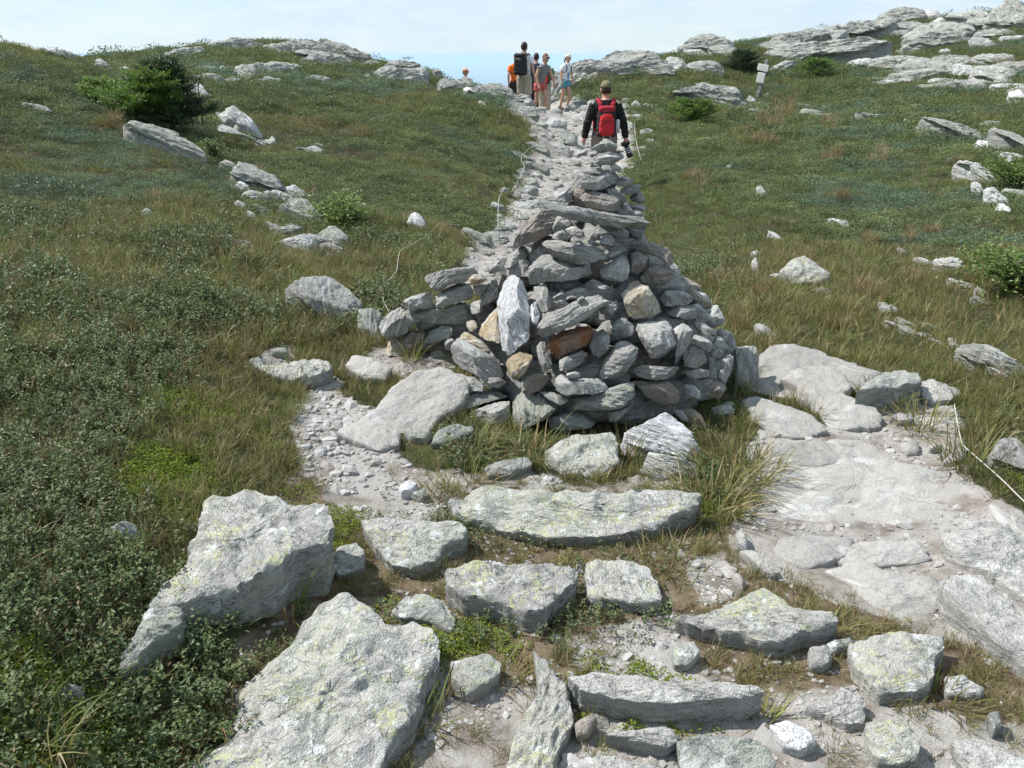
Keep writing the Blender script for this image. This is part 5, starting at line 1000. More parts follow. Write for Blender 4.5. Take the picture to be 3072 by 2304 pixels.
# reddish sedge clumps on the right slope
RC = [(random.uniform(2000, 3060), random.uniform(420, 1000)) for _ in range(14)] + [(random.uniform(100, 1350), random.uniform(250, 800)) for _ in range(9)]
for (cx, cy) in RC + list(((2620,900),(2310,385),(2355,350),(2475,390),(2295,430),(2380,325),(2930,840),(2880,490),(2590,870),(2980,820),(2750,840),(880,800),(1370,720),(1330,700),(2290,880))):
    for j in range(6):
        h_ = hit(cx + random.gauss(0, 16), cy + random.gauss(0, 8))
        if h_ is not None: put('red', np.array([h_]), np.array([float(np.clip(h_[1] / 16, .5, 1.6))]), .15)
for key, nm, lab, col, cnt in (('bil', 'bilberry_ground_cover', 'dark green bilberry leaves covering the slopes', C_bil, 5), ('grass', 'sedge_grass', 'green sedge grass between the rocks', C_grass, 5),
        ('dry', 'dry_sedge_grass', 'short browned sedge grass on trampled soil', C_dry, 5), ('heath', 'heath_ground_cover', 'low olive heath covering the far slopes', C_heath, 6),
        ('fgrass', 'hill_grass', 'thin grass among the heath on the far slopes', C_fgrass, 5), ('moss', 'green_moss', 'bright green moss cushions', C_moss, 3), ('mosst', 'tan_moss', 'yellowish tan moss at the foot of rocks', C_mosst, 3),
        ('red', 'reddish_grass', 'reddish dry grass clumps on the right slope', C_red, 3)):
    if not acc[key]: continue
    P = np.concatenate([a[0] for a in acc[key]]); ro = np.concatenate([a[1] for a in acc[key]]); sc = np.concatenate([a[2] for a in acc[key]])
    P[:, 2] -= .006
    scatter(nm, lab, P, ro, sc, col, cnt); print(nm, len(P))
# gravel
def make_pebble(c, nm, s):
    rs = np.random.default_rng(s); V = [(x, y, z) for x in (-1, 1) for y in (-1, 1) for z in (-1, 1)]
    import bmesh
    bm = bmesh.new(); bmesh.ops.create_icosphere(bm, subdivisions=1, radius=1.0)
    for v in bm.verts: v.co = Vector((v.co.x * 1.2, v.co.y * .85, v.co.z * .5)) * rs.uniform(.7, 1.15)
    me = bpy.data.meshes.new(nm); bm.to_mesh(me); bm.free(); me.materials.append(M['pebble']); o = bpy.data.objects.new(nm, me); c.objects.link(o)
M['pebble'] = leaf_mat('pebble_grey', [(.22,.212,.20),(.30,.29,.28),(.38,.37,.36),(.26,.235,.215)], rough=.85, trans=0, spec=.2)
C_peb = sub('pebble_shape', [lambda c, nm, s=s: make_pebble(c, nm, 200 + s) for s in range(5)])
PP, SS = [], []
for (r0, r1, dens, s0) in ((.9, 3.0, 2200, .0065), (3.0, 5.5, 1000, .0085), (5.5, 12, 220, .014), (12, 30, 36, .022)):
    P, b, m, px, py, r = sow(r0, r1, dens, 38)
    q = nz(P, 2.2, 90.0, 3) + 1.2 * near(px, py, 1020, 1300, 140, 150) + .4 * near(px, py, 2650, 1300, 120, 60) + .3 * near(px, py, 2350, 2230, 160, 80) + .35 * (r > 5.5)
    k = ((b > .5) | ((m > .5) & (rng.random(len(P)) < .3))) & (q > -.22); P = P[k]; kk = clear_of_rocks(P, .004); P = P[kk]
    PP.append(P); SS.append(s0 * np.exp(rng.normal(size=len(P)) * .55))
for _ in range(1):
    P, b, m, px, py, r = sow(2.4, 5.0, 1500, 38); k = (b > .5) & (rng.random(len(P)) < near(px, py, 1040, 1300, 150, 150)); P = P[k]; P = P[clear_of_rocks(P, .004)]
    PP.append(P); SS.append(.013 * np.exp(rng.normal(size=len(P)) * .5))
PP = np.concatenate(PP); SS = np.concatenate(SS)
scatter('gravel', 'grey gravel scattered over the worn trail', PP, rng.uniform(-.4, .4, (len(PP), 3)) + np.stack([np.zeros(len(PP)), np.zeros(len(PP)), rng.uniform(0, 6, len(PP))], -1), SS, C_peb, 5)
# ------------------------------------------------------------------ shrubs and tufts that stand alone
def tube(V, F, pts, rad, sides=6):
    pts = [np.array(p, float) for p in pts]; k0 = len(V); n = len(pts)
    for i, p in enumerate(pts):
        t = pts[min(i + 1, n - 1)] - pts[max(i - 1, 0)]; t /= max(np.linalg.norm(t), 1e-9)
        a = np.cross(t, [0.31, .2, .93]); a /= max(np.linalg.norm(a), 1e-9); b = np.cross(t, a)
        r = rad[i] if hasattr(rad, '__len__') else rad
        for j in range(sides): V.append(p + r * (math.cos(2 * math.pi * j / sides) * a + math.sin(2 * math.pi * j / sides) * b))
    for i in range(n - 1):
        for j in range(sides):
            F.append((k0 + i * sides + j, k0 + i * sides + (j + 1) % sides, k0 + (i + 1) * sides + (j + 1) % sides, k0 + (i + 1) * sides + j))
    F.append(tuple(k0 + j for j in range(sides))[::-1]); F.append(tuple(k0 + (n - 1) * sides + j for j in range(sides)))
def fir(px, py, W, H, label, mat, seed, lean=0.0, depth=.7, nbr=60, dead=0, twig=.16):
    """krummholz fir: a leaning stem, spreading boughs with sprays of short needles"""
    rs = np.random.default_rng(seed); base = hit(px, py)
    root = empty('fir_shrub', base); tag(root, label, 'shrub')
    V, F = [], []
    tube(V, F, [(0,0,-.1),(lean*.3,0,H*.35),(lean*.7,0,H*.7),(lean,0,H)], [.045*H,.035*H,.02*H,.006])
    boughs = []
    for i in range(nbr):
        t = rs.uniform(.06, 1.0); a = rs.uniform(0, 2 * math.pi); L = (W / 2) * (1.05 - .75 * t ** 1.3) * rs.uniform(.55, 1.15)
        o = np.array([lean * t, 0, H * t * .9]); d = np.array([math.cos(a), math.sin(a) * depth, rs.uniform(.05, .45)])
        tip = o + d * L; mid = o + d * L * .5 + np.array([0, 0, -.04 * L]); boughs.append((o, mid, tip))
        tube(V, F, [o, mid, tip], [.012, .008, .003], 4)
    st = mesh_obj('stem', np.array(V), [tuple(f) for f in F], M['twig'], root, smooth=True)
    V, F, MI = [], [], []
    for (o, mid, tip) in boughs:
        L = np.linalg.norm(tip - o); m_ = max(5, int(L / .035))
        for q in range(m_):
            t = (q + rs.random()) / m_; p = o * (1 - t) ** 2 + 2 * mid * t * (1 - t) + tip * t * t
            if t < .2: continue
            ax = tip - o; ax = ax / np.linalg.norm(ax)
            sd = np.cross(ax, [0, 0, 1.0]); sd /= max(np.linalg.norm(sd), 1e-6)
            for sgn in (-1, 1):
                d = ax * rs.uniform(.5, 1) + sd * sgn * rs.uniform(.5, 1.1) + np.array([0, 0, rs.uniform(-.1, .45)]); d /= np.linalg.norm(d)
                l2 = twig * rs.uniform(.6, 1.2) * (1.1 - .5 * t)
                # a spray: five narrow needles-strips along the twig
                for z in range(6):
                    c = p + d * l2 * (z / 6); nd = d + rs.normal(size=3) * .75; leaf(V, F, MI, c, nd, np.array([rs.normal()*.4, rs.normal()*.4, 1]), 0.05 * rs.uniform(.8, 1.3), .015, 0, .1)
    fo = mesh_obj('foliage', np.array(V), [tuple(f) for f in F], M[mat], root, smooth=False)
    if dead:
        V, F = [], []
        for i in range(dead):
            b0 = np.array([W * rs.uniform(.22, .42), rs.uniform(-.1, .1), .05]); hgt = H * rs.uniform(.6, .95)
            tube(V, F, [b0, b0 + [rs.normal() * .05, 0, hgt * .6], b0 + [rs.normal() * .1, 0, hgt]], [.009, .006, .002], 5)
            for j in range(7):
                t = rs.uniform(.3, .95); a = rs.uniform(0, 6.28); p = b0 + np.array([0, 0, hgt * t]); tube(V, F, [p, p + np.array([math.cos(a), math.sin(a), .3]) * rs.uniform(.08, .22)], [.005, .002], 4)
        mesh_obj('dead_twig', np.array(V), [tuple(f) for f in F], M['twig'], root)
    for o in root.children: o.matrix_parent_inverse = Matrix.Identity(4); o.location = (0, 0, 0)
    return root
fir(405, 362, 1.30, .68, 'bright green young fir on the left side of the fir clump on the slope', 'spruce_bright', 1, .30, .7, 100)
fir(522, 388, 1.25, .98, 'tall dark fir with dead twigs in the clump on the left slope', 'spruce_dark', 2, -.05, .7, 170, 2, .2)
fir(325, 318, .8, .36, 'low bright fir spreading left of the fir clump', 'spruce_bright', 3, -.1, .7, 40)
fir(2075, 375, 1.9, .62, 'bright green low fir right of the trail behind the walker', 'spruce_bright', 4, 0, .6, 80)
fir(2225, 222, 1.75, .95, 'dark fir behind the signpost', 'spruce_dark', 5, 0, .6, 150, 0, .22)
fir(2440, 228, 1.9, .65, 'bright fir below the layered ledge right of the signpost', 'spruce_bright', 6, .1, .6, 70)
def bush(px, py, W, H, label, seed, n=1500, Ls=.045):
    rs = np.random.default_rng(seed); base = hit(px, py); root = empty('leafy_bush', base); tag(root, label, 'bush')
    V, F = [], []; W2, F2, MI = [], [], []
    for i in range(14):
        a = rs.uniform(0, 6.28); tip = np.array([math.cos(a) * W / 2 * rs.uniform(.2, .9), math.sin(a) * W / 2 * rs.uniform(.2, .8), H * rs.uniform(.5, 1.0)])
        tube(V, F, [(0, 0, -.05), tip * .5 + [0, 0, .05], tip], [.012, .008, .003], 5)
        for j in range(n // 14):
            c = tip * rs.uniform(.5, 1.0) + rs.normal(size=3) * np.array([W * .10, W * .10, H * .12]); c[2] = abs(c[2]); az = rs.uniform(0, 6.28)
            leaf(W2, F2, MI, c, np.array([math.cos(az), math.sin(az), rs.uniform(-.3, .8)]), np.array([rs.normal() * .4, rs.normal() * .4, 1]), Ls * rs.uniform(.6, 1.2), Ls * .55)
    mesh_obj('stem', np.array(V), [tuple(f) for f in F], M['twig'], root); mesh_obj('foliage', np.array(W2), [tuple(f) for f in F2], M['bush'], root, smooth=False)
    for o in root.children: o.location = (0, 0, 0)
    return root
bush(1015, 690, .85, .34, 'leafy green bush beside the dark rocks on the left slope', 21)
bush(3050, 560, 1.3, .40, 'leafy bush above the dark overhanging rock at the right edge', 22)
bush(3060, 890, 1.0, .36, 'broad leafy bush at the right edge below the rocks', 23)
bush(640, 470, .45, .22, 'small bright bush below the long boulder on the left slope', 24, 300, .04)
def clump(px, py, label, seed, nb=150, L=.26, W=.0055, spread=.10, lean=.5, curve=1.3, dry=.35, lift=0.0):
    rs = np.random.default_rng(seed); base = hit(px, py); V, F, MI = [], [], []
    for i in range(nb):
        az = rs.uniform(0, 6.28); rr = spread * math.sqrt(rs.random())
        blade(V, F, MI, (math.cos(az) * rr, math.sin(az) * rr, -.02), az + rs.normal() * .5, L * rs.uniform(.4, 1.15), W * rs.uniform(.7, 1.3), abs(rs.normal()) * lean, curve * rs.uniform(.3, 1.5), 1 if rs.random() < dry else 0, 5, rs.normal() * .8)
    o = mesh_obj('grass_clump', np.array(V), [tuple(f) for f in F], M['grass'], smooth=False); o.data.materials.append(M['straw'])
    o.data.polygons.foreach_set('material_index', np.array(MI, np.int32)); o.location = base + np.array([0, 0, lift]); tag(o, label, 'grass'); return o
clump(2190, 1440, 'largest shaggy grass tuft at the right front foot of the cairn', 31, 340, .27, .0055, .15, .7, 1.6, .45)
clump(2130, 1530, 'drooping grass tuft at the right end of the long curved slab', 32, 260, .26, .006, .13, .7, 1.5, .45)
clump(2280, 1420, 'darker grass tuft in the shadow right of the cairn', 33, 130, .21, .0055, .11, .75, 1.4, .35)
clump(1235, 1080, 'upright grass tuft at the left foot of the cairn', 34, 90, .22, .005, .05, .35, .9, .2)
clump(1150, 1000, 'grass tuft between the pale boulder and the cairn', 35, 80, .20, .005, .05, .4, 1.0, .2)
clump(2672, 1215, 'pale green grass tuft under the dark undercut rock', 36, 90, .20, .007, .05, .45, 1.0, .1)
clump(1430, 1345, 'thin long-bladed grass at the left front foot of the cairn', 37, 60, .26, .006, .09, .5, 1.4, .4)
clump(1600, 1370, 'arching grass blades under the middle of the cairn', 38, 50, .28, .006, .10, .6, 1.6, .4)
clump(1880, 1380, 'grass blades sprouting beside the big bright rock', 39, 55, .25, .006, .05, .35, 1.0, .3)
clump(1390, 1450, 'mixed green and straw grass on the gravel before the cairn', 40, 160, .15, .005, .14, .8, 1.3, .55)
clump(1320, 1480, 'short grass beside the white quartz cobble', 41, 90, .12, .005, .08, .7, 1.2, .5)
clump(870, 1840, 'tall bladed grass beside the biggest flat slab', 42, 26, .22, .007, .05, .55, .8, .35)
clump(680, 2170, 'straw-coloured grass at the left edge of the biggest flat slab', 43, 70, .17, .005, .07, .6, 1.2, .65)
clump(1520, 2020, 'dry grass tuft right of the small square stone', 44, 120, .11, .005, .07, .9, 1.2, .6)
clump(1265, 2170, 'green grass at the edge of the bare dirt gap', 45, 60, .13, .006, .05, .7, 1.0, .3)
clump(2290, 2160, 'sedge tuft at the right tip of the ledge stone', 46, 60, .12, .007, .04, .8, 1.2, .3)
clump(2480, 1890, 'sedge tuft at the right tip of the ragged slab', 47, 70, .12, .006, .05, .8, 1.2, .4)
clump(2830, 2110, 'sedge tuft below the cracked blocky slab', 48, 70, .12, .006, .06, .8, 1.2, .4)
clump(1800, 1460, 'short sedge between the lichened slab and the long curved slab', 49, 120, .11, .005, .13, .8, 1.2, .3)
clump(2080, 1470, 'sedge at the foot of the grooved block', 50, 120, .14, .005, .10, .8, 1.3, .35)
clump(1330, 2080, 'small green tuft beside the small square stone', 51, 40, .12, .006, .03, .5, .8, .2)
clump(2000, 1700, 'trailing grass right of the squarish lichened slab', 52, 160, .13, .005, .12, .9, 1.2, .5)
clump(60, 2270, 'long yellow-green grass in the bottom left corner', 53, 70, .24, .005, .10, .7, 1.3, .45)
clump(2760, 1270, 'long grass beside the upper end of the right rope', 54, 160, .20, .006, .12, .6, 1.1, .25)
clump(2930, 1390, 'long grass on the outer side of the right rope', 55, 160, .22, .006, .14, .6, 1.1, .3)
# ------------------------------------------------------------------ people and their things
def ellip_rings(V, F, rings, sides=20):
    """loft through horizontal-ish ellipses: (centre, rx, ry, tilt about x)"""
    k0 = len(V)
    for (c, rx, ry, tl) in rings:
        for j in range(sides):
            a = 2 * math.pi * j / sides; x = math.cos(a) * rx; y = math.sin(a) * ry
            V.append(np.array(c) + np.array([x, y * math.cos(tl), y * math.sin(tl)]))
    n = len(rings)
    for i in range(n - 1):
        for j in range(sides): F.append((k0 + i*sides + j, k0 + i*sides + (j+1) % sides, k0 + (i+1)*sides + (j+1) % sides, k0 + (i+1)*sides + j))
    F.append(tuple(k0 + j for j in range(sides))[::-1]); F.append(tuple(k0 + (n-1)*sides + j for j in range(sides)))
def ball(V, F, c, r, nu=16, nv=10, warp=None):
    k0 = len(V); c = np.array(c, float)
    for i in range(nv + 1):
        th = math.pi * i / nv
        for j in range(nu):
            a = 2 * math.pi * j / nu; p = np.array([math.sin(th) * math.cos(a) * r[0], math.sin(th) * math.sin(a) * r[1], math.cos(th) * r[2]])
            V.append(c + (warp(p) if warp else p))
    for i in range(nv):
        for j in range(nu): F.append((k0 + i*nu + j, k0 + (i+1)*nu + j, k0 + (i+1)*nu + (j+1) % nu, k0 + i*nu + (j+1) % nu))
def rbox(V, F, c, size, e=.35, nu=24, nv=14, M3=None, taper=0.0):
    """rounded box (superellipsoid)"""
    def sp(x, p): return math.copysign(abs(x) ** p, x)
    k0 = len(V); c = np.array(c, float)
    for i in range(nv + 1):
        th = -math.pi / 2 + math.pi * i / nv
        for j in range(nu):
            a = 2 * math.pi * j / nu
            p = np.array([sp(math.cos(th), e) * sp(math.cos(a), e) * size[0] / 2, sp(math.cos(th), e) * sp(math.sin(a), e) * size[1] / 2, sp(math.sin(th), e) * size[2] / 2])
            p[:2] *= 1 - taper * (p[2] / size[2] + .5)
            V.append(c + (M3 @ p if M3 is not None else p))
    for i in range(nv):
        for j in range(nu): F.append((k0 + i*nu + j, k0 + i*nu + (j+1) % nu, k0 + (i+1)*nu + (j+1) % nu, k0 + (i+1)*nu + j))
def remeshed(name, V, F, mat, parent, vox=.012, smooth=3, fold=0.0):
    me = bpy.data.meshes.new(name); me.from_pydata([tuple(v) for v in V], [], [tuple(f) for f in F]); me.update()
    tmp = bpy.data.objects.new(name + '_tmp', me); COL.objects.link(tmp)
    r = tmp.modifiers.new('r', 'REMESH'); r.mode = 'VOXEL'; r.voxel_size = vox
    s = tmp.modifiers.new('s', 'SMOOTH'); s.iterations = smooth; s.factor = .5
    dg = bpy.context.evaluated_depsgraph_get(); dg.update()
    m2 = bpy.data.meshes.new_from_object(tmp.evaluated_get(dg)); bpy.data.objects.remove(tmp); bpy.data.meshes.remove(me)
    if fold:      # creases in the cloth
        n_ = len(m2.vertices); co = np.empty(n_ * 3, np.float32); m2.vertices.foreach_get('co', co); co = co.reshape(-1, 3).astype(float)
        nr = np.empty(n_ * 3, np.float32); m2.vertices.foreach_get('normal', nr); nr = nr.reshape(-1, 3)
        w_ = fbm(co * np.array([5, 5, 11]) + 3 * fbm(co * 3.0 + 4, 2)[:, None] + len(V) * .37, 3)
        co = co + nr * (fold * (1 - 2 * np.abs(w_)))[:, None]; m2.vertices.foreach_set('co', co.astype(np.float32).ravel()); m2.update()
    m2.name = name; m2.materials.clear(); m2.materials.append(mat); m2.polygons.foreach_set('use_smooth', np.ones(len(m2.polygons), bool))
    o = bpy.data.objects.new(name, m2); COL.objects.link(o); o.parent = parent; return o
def child(name, V, F, mat, parent, smooth=True):
    o = mesh_obj(name, np.array(V), [tuple(f) for f in F], mat, None, smooth=smooth); o.parent = parent; return o
def fabric(name, col): return plain(name, col, .85, .15, 60, .12, .5, .004)
SKIN = plain('skin', (.50, .30, .21), .55, .3); SKIN_R = plain('skin_reddened', (.52, .27, .20), .55, .3)
DARK = plain('dark_plastic', (.015, .015, .017), .4, .4); SHOE = plain('shoe_leather', (.09, .07, .055), .8)
def lerp(a, b, t): return np.array(a, float) * (1 - t) + np.array(b, float) * t
def person(label, loc, heading, H, pose, outfit, vox=.016):
    root = empty('person', loc, heading); tag(root, label, 'person'); root.scale = (H / 1.75,) * 3
    bl = pose.get('lean', 0.0)
    def T(p):   # bend the upper body forward about the hips
        p = np.array(p, float); z = p[2] - .95
        if z <= 0: return p
        return np.array([p[0], p[1] * math.cos(bl) + z * math.sin(bl), .95 + z * math.cos(bl) - p[1] * math.sin(bl)])
    J = {'shL': (-.178, 0, 1.385), 'shR': (.178, 0, 1.385)}
    J['shL'], J['shR'] = T(J['shL']), T(J['shR'])
    d = dict(elL=(-.245, -.02, 1.14), wrL=(-.27, .06, .90), elR=(.245, -.02, 1.14), wrR=(.27, .06, .90), hipL=(-.09, 0, .90), hipR=(.09, 0, .90),
             knL=(-.10, .03, .49), knR=(.10, .03, .49), anL=(-.11, -.02, .09), anR=(.11, -.02, .09))
    d.update({k: v for k, v in pose.items() if k[:2] in ('el', 'wr', 'kn', 'an')}); J.update(d)
    hd = np.array(pose.get('head', (0, 0, 0)), float)
    headc = T((0, .015, 1.625)) + hd; yaw = pose.get('yaw', 0.0); cy, sy = math.cos(yaw), math.sin(yaw)
    def HR(p): return np.array([p[0] * cy - p[1] * sy, p[0] * sy + p[1] * cy, p[2]])
    tors = [((0,-.005,.84),.155,.11),((0,-.005,.93),.165,.115),((0,0,1.02),.150,.105),((0,.0,1.12),.150,.105),((0,.005,1.25),.172,.118),((0,0,1.36),.178,.112),((0,-.005,1.43),.150,.085),((0,0,1.475),.075,.065)]
    w = outfit.get('build', 1.0)
    def torso(V, F, z0, z1, inf):
        rg_ = []
        zs = [t[0][2] for t in tors]
        for z in np.concatenate([[z0], [q for q in zs if z0 < q < z1], [z1]]):
            rx = np.interp(z, zs, [t[1] for t in tors]) * w; ry = np.interp(z, zs, [t[2] for t in tors]) * w
            rg_.append((T((0, 0, z)), rx + inf, ry + inf, -bl if z > .95 else 0))
        ellip_rings(V, F, rg_)
    def limb(V, F, pts, rad, inf=0.0):
        P = []; RD = []
        for i in range(len(pts) - 1):
            for t in np.linspace(0, 1, 5)[:-1]: P.append(lerp(pts[i], pts[i + 1], t)); RD.append(rad[i] * (1 - t) + rad[i + 1] * t + inf)
        P.append(np.array(pts[-1], float)); RD.append(rad[-1] + inf); tube(V, F, P, RD, 14)
    V, F = [], []
    torso(V, F, .84, 1.475, 0)
    limb(V, F, [T((0, 0, 1.44)), headc + np.array([0, -.01, -.06])], [.062, .055])
    def face(p):
        q = p.copy()
        if q[2] < 0: q[0] *= 1 - .28 * (-q[2] / .125); q[1] *= 1 - .12 * (-q[2] / .125)
        return HR(q)
    ball(V, F, headc, (.078, .098, .125), 20, 14, face)
    ball(V, F, headc + HR(np.array([0, .10, -.015])), (.016, .022, .024), 8, 6)
    for s in (-1, 1): ball(V, F, headc + HR(np.array([s * .080, -.005, -.01])), (.012, .022, .033), 8, 6)
    for s, e in ((-1, 'L'), (1, 'R')):
        sh, el, wr = J['sh' + e], np.array(J['el' + e], float), np.array(J['wr' + e], float)
        limb(V, F, [sh, el, wr], [.054 * w, .043, .029])
        ax = wr - el; ax /= np.linalg.norm(ax); fw = np.array([0, 1.0, 0]); sd = np.cross(ax, fw); sd = sd / max(np.linalg.norm(sd), 1e-6); fw = np.cross(sd, ax)
        pal = wr + ax * .085; limb(V, F, [wr, wr + ax * .045, pal], [.028, .036, .034])
        for k, (o_, l_) in enumerate(((-.026, .062), (-.009, .074), (.009, .070), (.025, .055))):   # four fingers, slightly curled
            b0 = pal + fw * o_; limb(V, F, [b0 - ax * .02, b0 + ax * l_ * .5 - sd * s * .008, b0 + ax * l_ * .85 - sd * s * .028], [.0105, .0095, .0085])
        t0 = wr + ax * .03 + fw * .026; limb(V, F, [t0, t0 + fw * .026 + ax * .028, t0 + fw * .03 + ax * .058 - sd * s * .01], [.013, .011, .009])
        hp, kn, an = np.array(J['hip' + e]), np.array(J['kn' + e], float), np.array(J['an' + e], float)
        limb(V, F, [hp, kn, lerp(kn, an, .3), an], [.088 * w, .058, .056, .040])
    remeshed('body', V, F, outfit.get('skin', SKIN), root, vox)
    # features
    V, F = [], []
    for s in (-1, 1):
        Ve, Fe = [], []; ball(Ve, Fe, headc + HR(np.array([s * .032, .083, .012])), (.012, .010, .008), 8, 6); child('eye', Ve, Fe, DARK, root)
    Ve, Fe = [], []; ball(Ve, Fe, headc + HR(np.array([0, .088, -.062])), (.024, .008, .006), 8, 6); child('mouth', Ve, Fe, plain('lip', (.38, .16, .13), .5), root)
    if outfit.get('glasses'):
        Ve, Fe = [], []
        for s in (-1, 1): rbox(Ve, Fe, headc + HR(np.array([s * .034, .100, .014])), (.058, .018, .042), .5, 12, 8)
        tube(Ve, Fe, [headc + HR(np.array([-.08, 0, .02])), headc + HR(np.array([-.06, .09, .02])), headc + HR(np.array([.06, .09, .02])), headc + HR(np.array([.08, 0, .02]))], .004, 6)
        child('sunglasses', Ve, Fe, DARK, root)
    hm = outfit['hair']; Ve, Fe = [], []
    if outfit.get('cap') is None or outfit.get('pony'):
        ball(Ve, Fe, headc + HR(np.array([0, -.016, .026])), (.088, .100, .118), 20, 12, lambda p: HR(np.array([p[0], p[1] if p[2] > .02 else min(p[1], .02), max(p[2], -.085 if p[1] < .0 else .015)])))
    else:
        ball(Ve, Fe, headc + HR(np.array([0, -.026, -.005])), (.083, .082, .085), 16, 10, lambda p: HR(np.array([p[0], min(p[1], .0), max(p[2], -.06)])))
    if outfit.get('pony'): limb(Ve, Fe, [headc + HR(np.array([0, -.09, .02])), headc + HR(np.array([0, -.15, -.06])), headc + HR(np.array([0, -.14, -.18]))], [.025, .028, .008])
    remeshed('hair', Ve, Fe, hm, root, .010, 2)
    if outfit.get('cap') is not None:
        Ve, Fe = [], []
        ball(Ve, Fe, headc + HR(np.array([0, -.006, .045])), (.092, .108, .092), 24, 14, lambda p: HR(np.array([p[0], p[1], max(p[2], -.012)])))
        c0 = child('cap', Ve, Fe, outfit['cap'], root)
        Ve, Fe = [], []
        rbox(Ve, Fe, headc + HR(np.array([0, .125, .035])), (.135, .10, .014), .6, 20, 8, np.array([[cy, -sy, 0], [sy, cy, 0], [0, 0, 1.0]]))
        b_ = mesh_obj('brim', np.array(Ve), [tuple(f) for f in Fe], outfit['cap']); b_.parent = c0
    # clothes
    V, F = [], []; torso(V, F, outfit.get('hem', .90), 1.462, .013)
    sl = outfit['sleeve']
    for e in 'LR':
        sh, el, wr = J['sh' + e], np.array(J['el' + e], float), np.array(J['wr' + e], float)
        if sl == 'long': limb(V, F, [sh, el, lerp(el, wr, .96)], [.056 * w, .046, .034], .014)
        elif sl == 'short': limb(V, F, [sh, lerp(sh, el, .62)], [.060 * w, .056], .016)
        else: limb(V, F, [sh, lerp(sh, el, .15)], [.056 * w, .056], .010)
    remeshed('shirt', V, F, outfit['shirt'], root, vox, 3, .011)
    V, F = [], []; torso(V, F, .845, 1.0, .016)
    bt = outfit['bottom']
    for e in 'LR':
        hp, kn, an = np.array(J['hip' + e]), np.array(J['kn' + e], float), np.array(J['an' + e], float)
        if bt == 'long': limb(V, F, [hp, kn, lerp(kn, an, .95)], [.090 * w, .068, .055], .018)
        elif bt == 'knee': limb(V, F, [hp, lerp(hp, kn, 1.0)], [.092 * w, .075], .026)
        else: limb(V, F, [hp, lerp(hp, kn, .45)], [.092 * w, .085], .016)
    remeshed('trousers' if bt == 'long' else 'shorts', V, F, outfit['bcol'], root, vox, 3, .010)
    for e in 'LR':
        an = np.array(J['an' + e], float); V, F = [], []
        rbox(V, F, an + np.array([0, .06, -.045]), (.095, .27, .09), .6, 20, 10); limb(V, F, [an + np.array([0, 0, -.03]), an + np.array([0, 0, .04])], [.05, .046], .004)
        remeshed('shoe', V, F, outfit.get('shoe', SHOE), root, .014, 2)
    bpy.context.view_layer.update()
    return root, J, T, headc
def head_at(px, py, Y, H, dz=0.0):
    d = ray(px, py); t = Y / d[1]; z = EYE + d[2] * t - H + dz
    x = d[0] * t; print('person ground gap', round(px), round(z - float(height(x, Y)[0]), 3)); return (float(x), float(Y), float(z))
def stand(px, py, Y, H):
    """feet on the ground, at the column of the photo where the head shows"""
    x, y, z = head_at(px, py, Y, H); return (x, y, float(height(x, y)[0]) - .01)
HB = plain('hair_dark_brown', (.035, .024, .018), .6); HL = plain('hair_light_brown', (.16, .10, .06), .6)
W_TEE = fabric('white_cotton', (.74, .77, .80)); KHAKI = fabric('khaki_cotton', (.36, .31, .24)); BLACKF = fabric('black_knit', (.022, .021, .020))
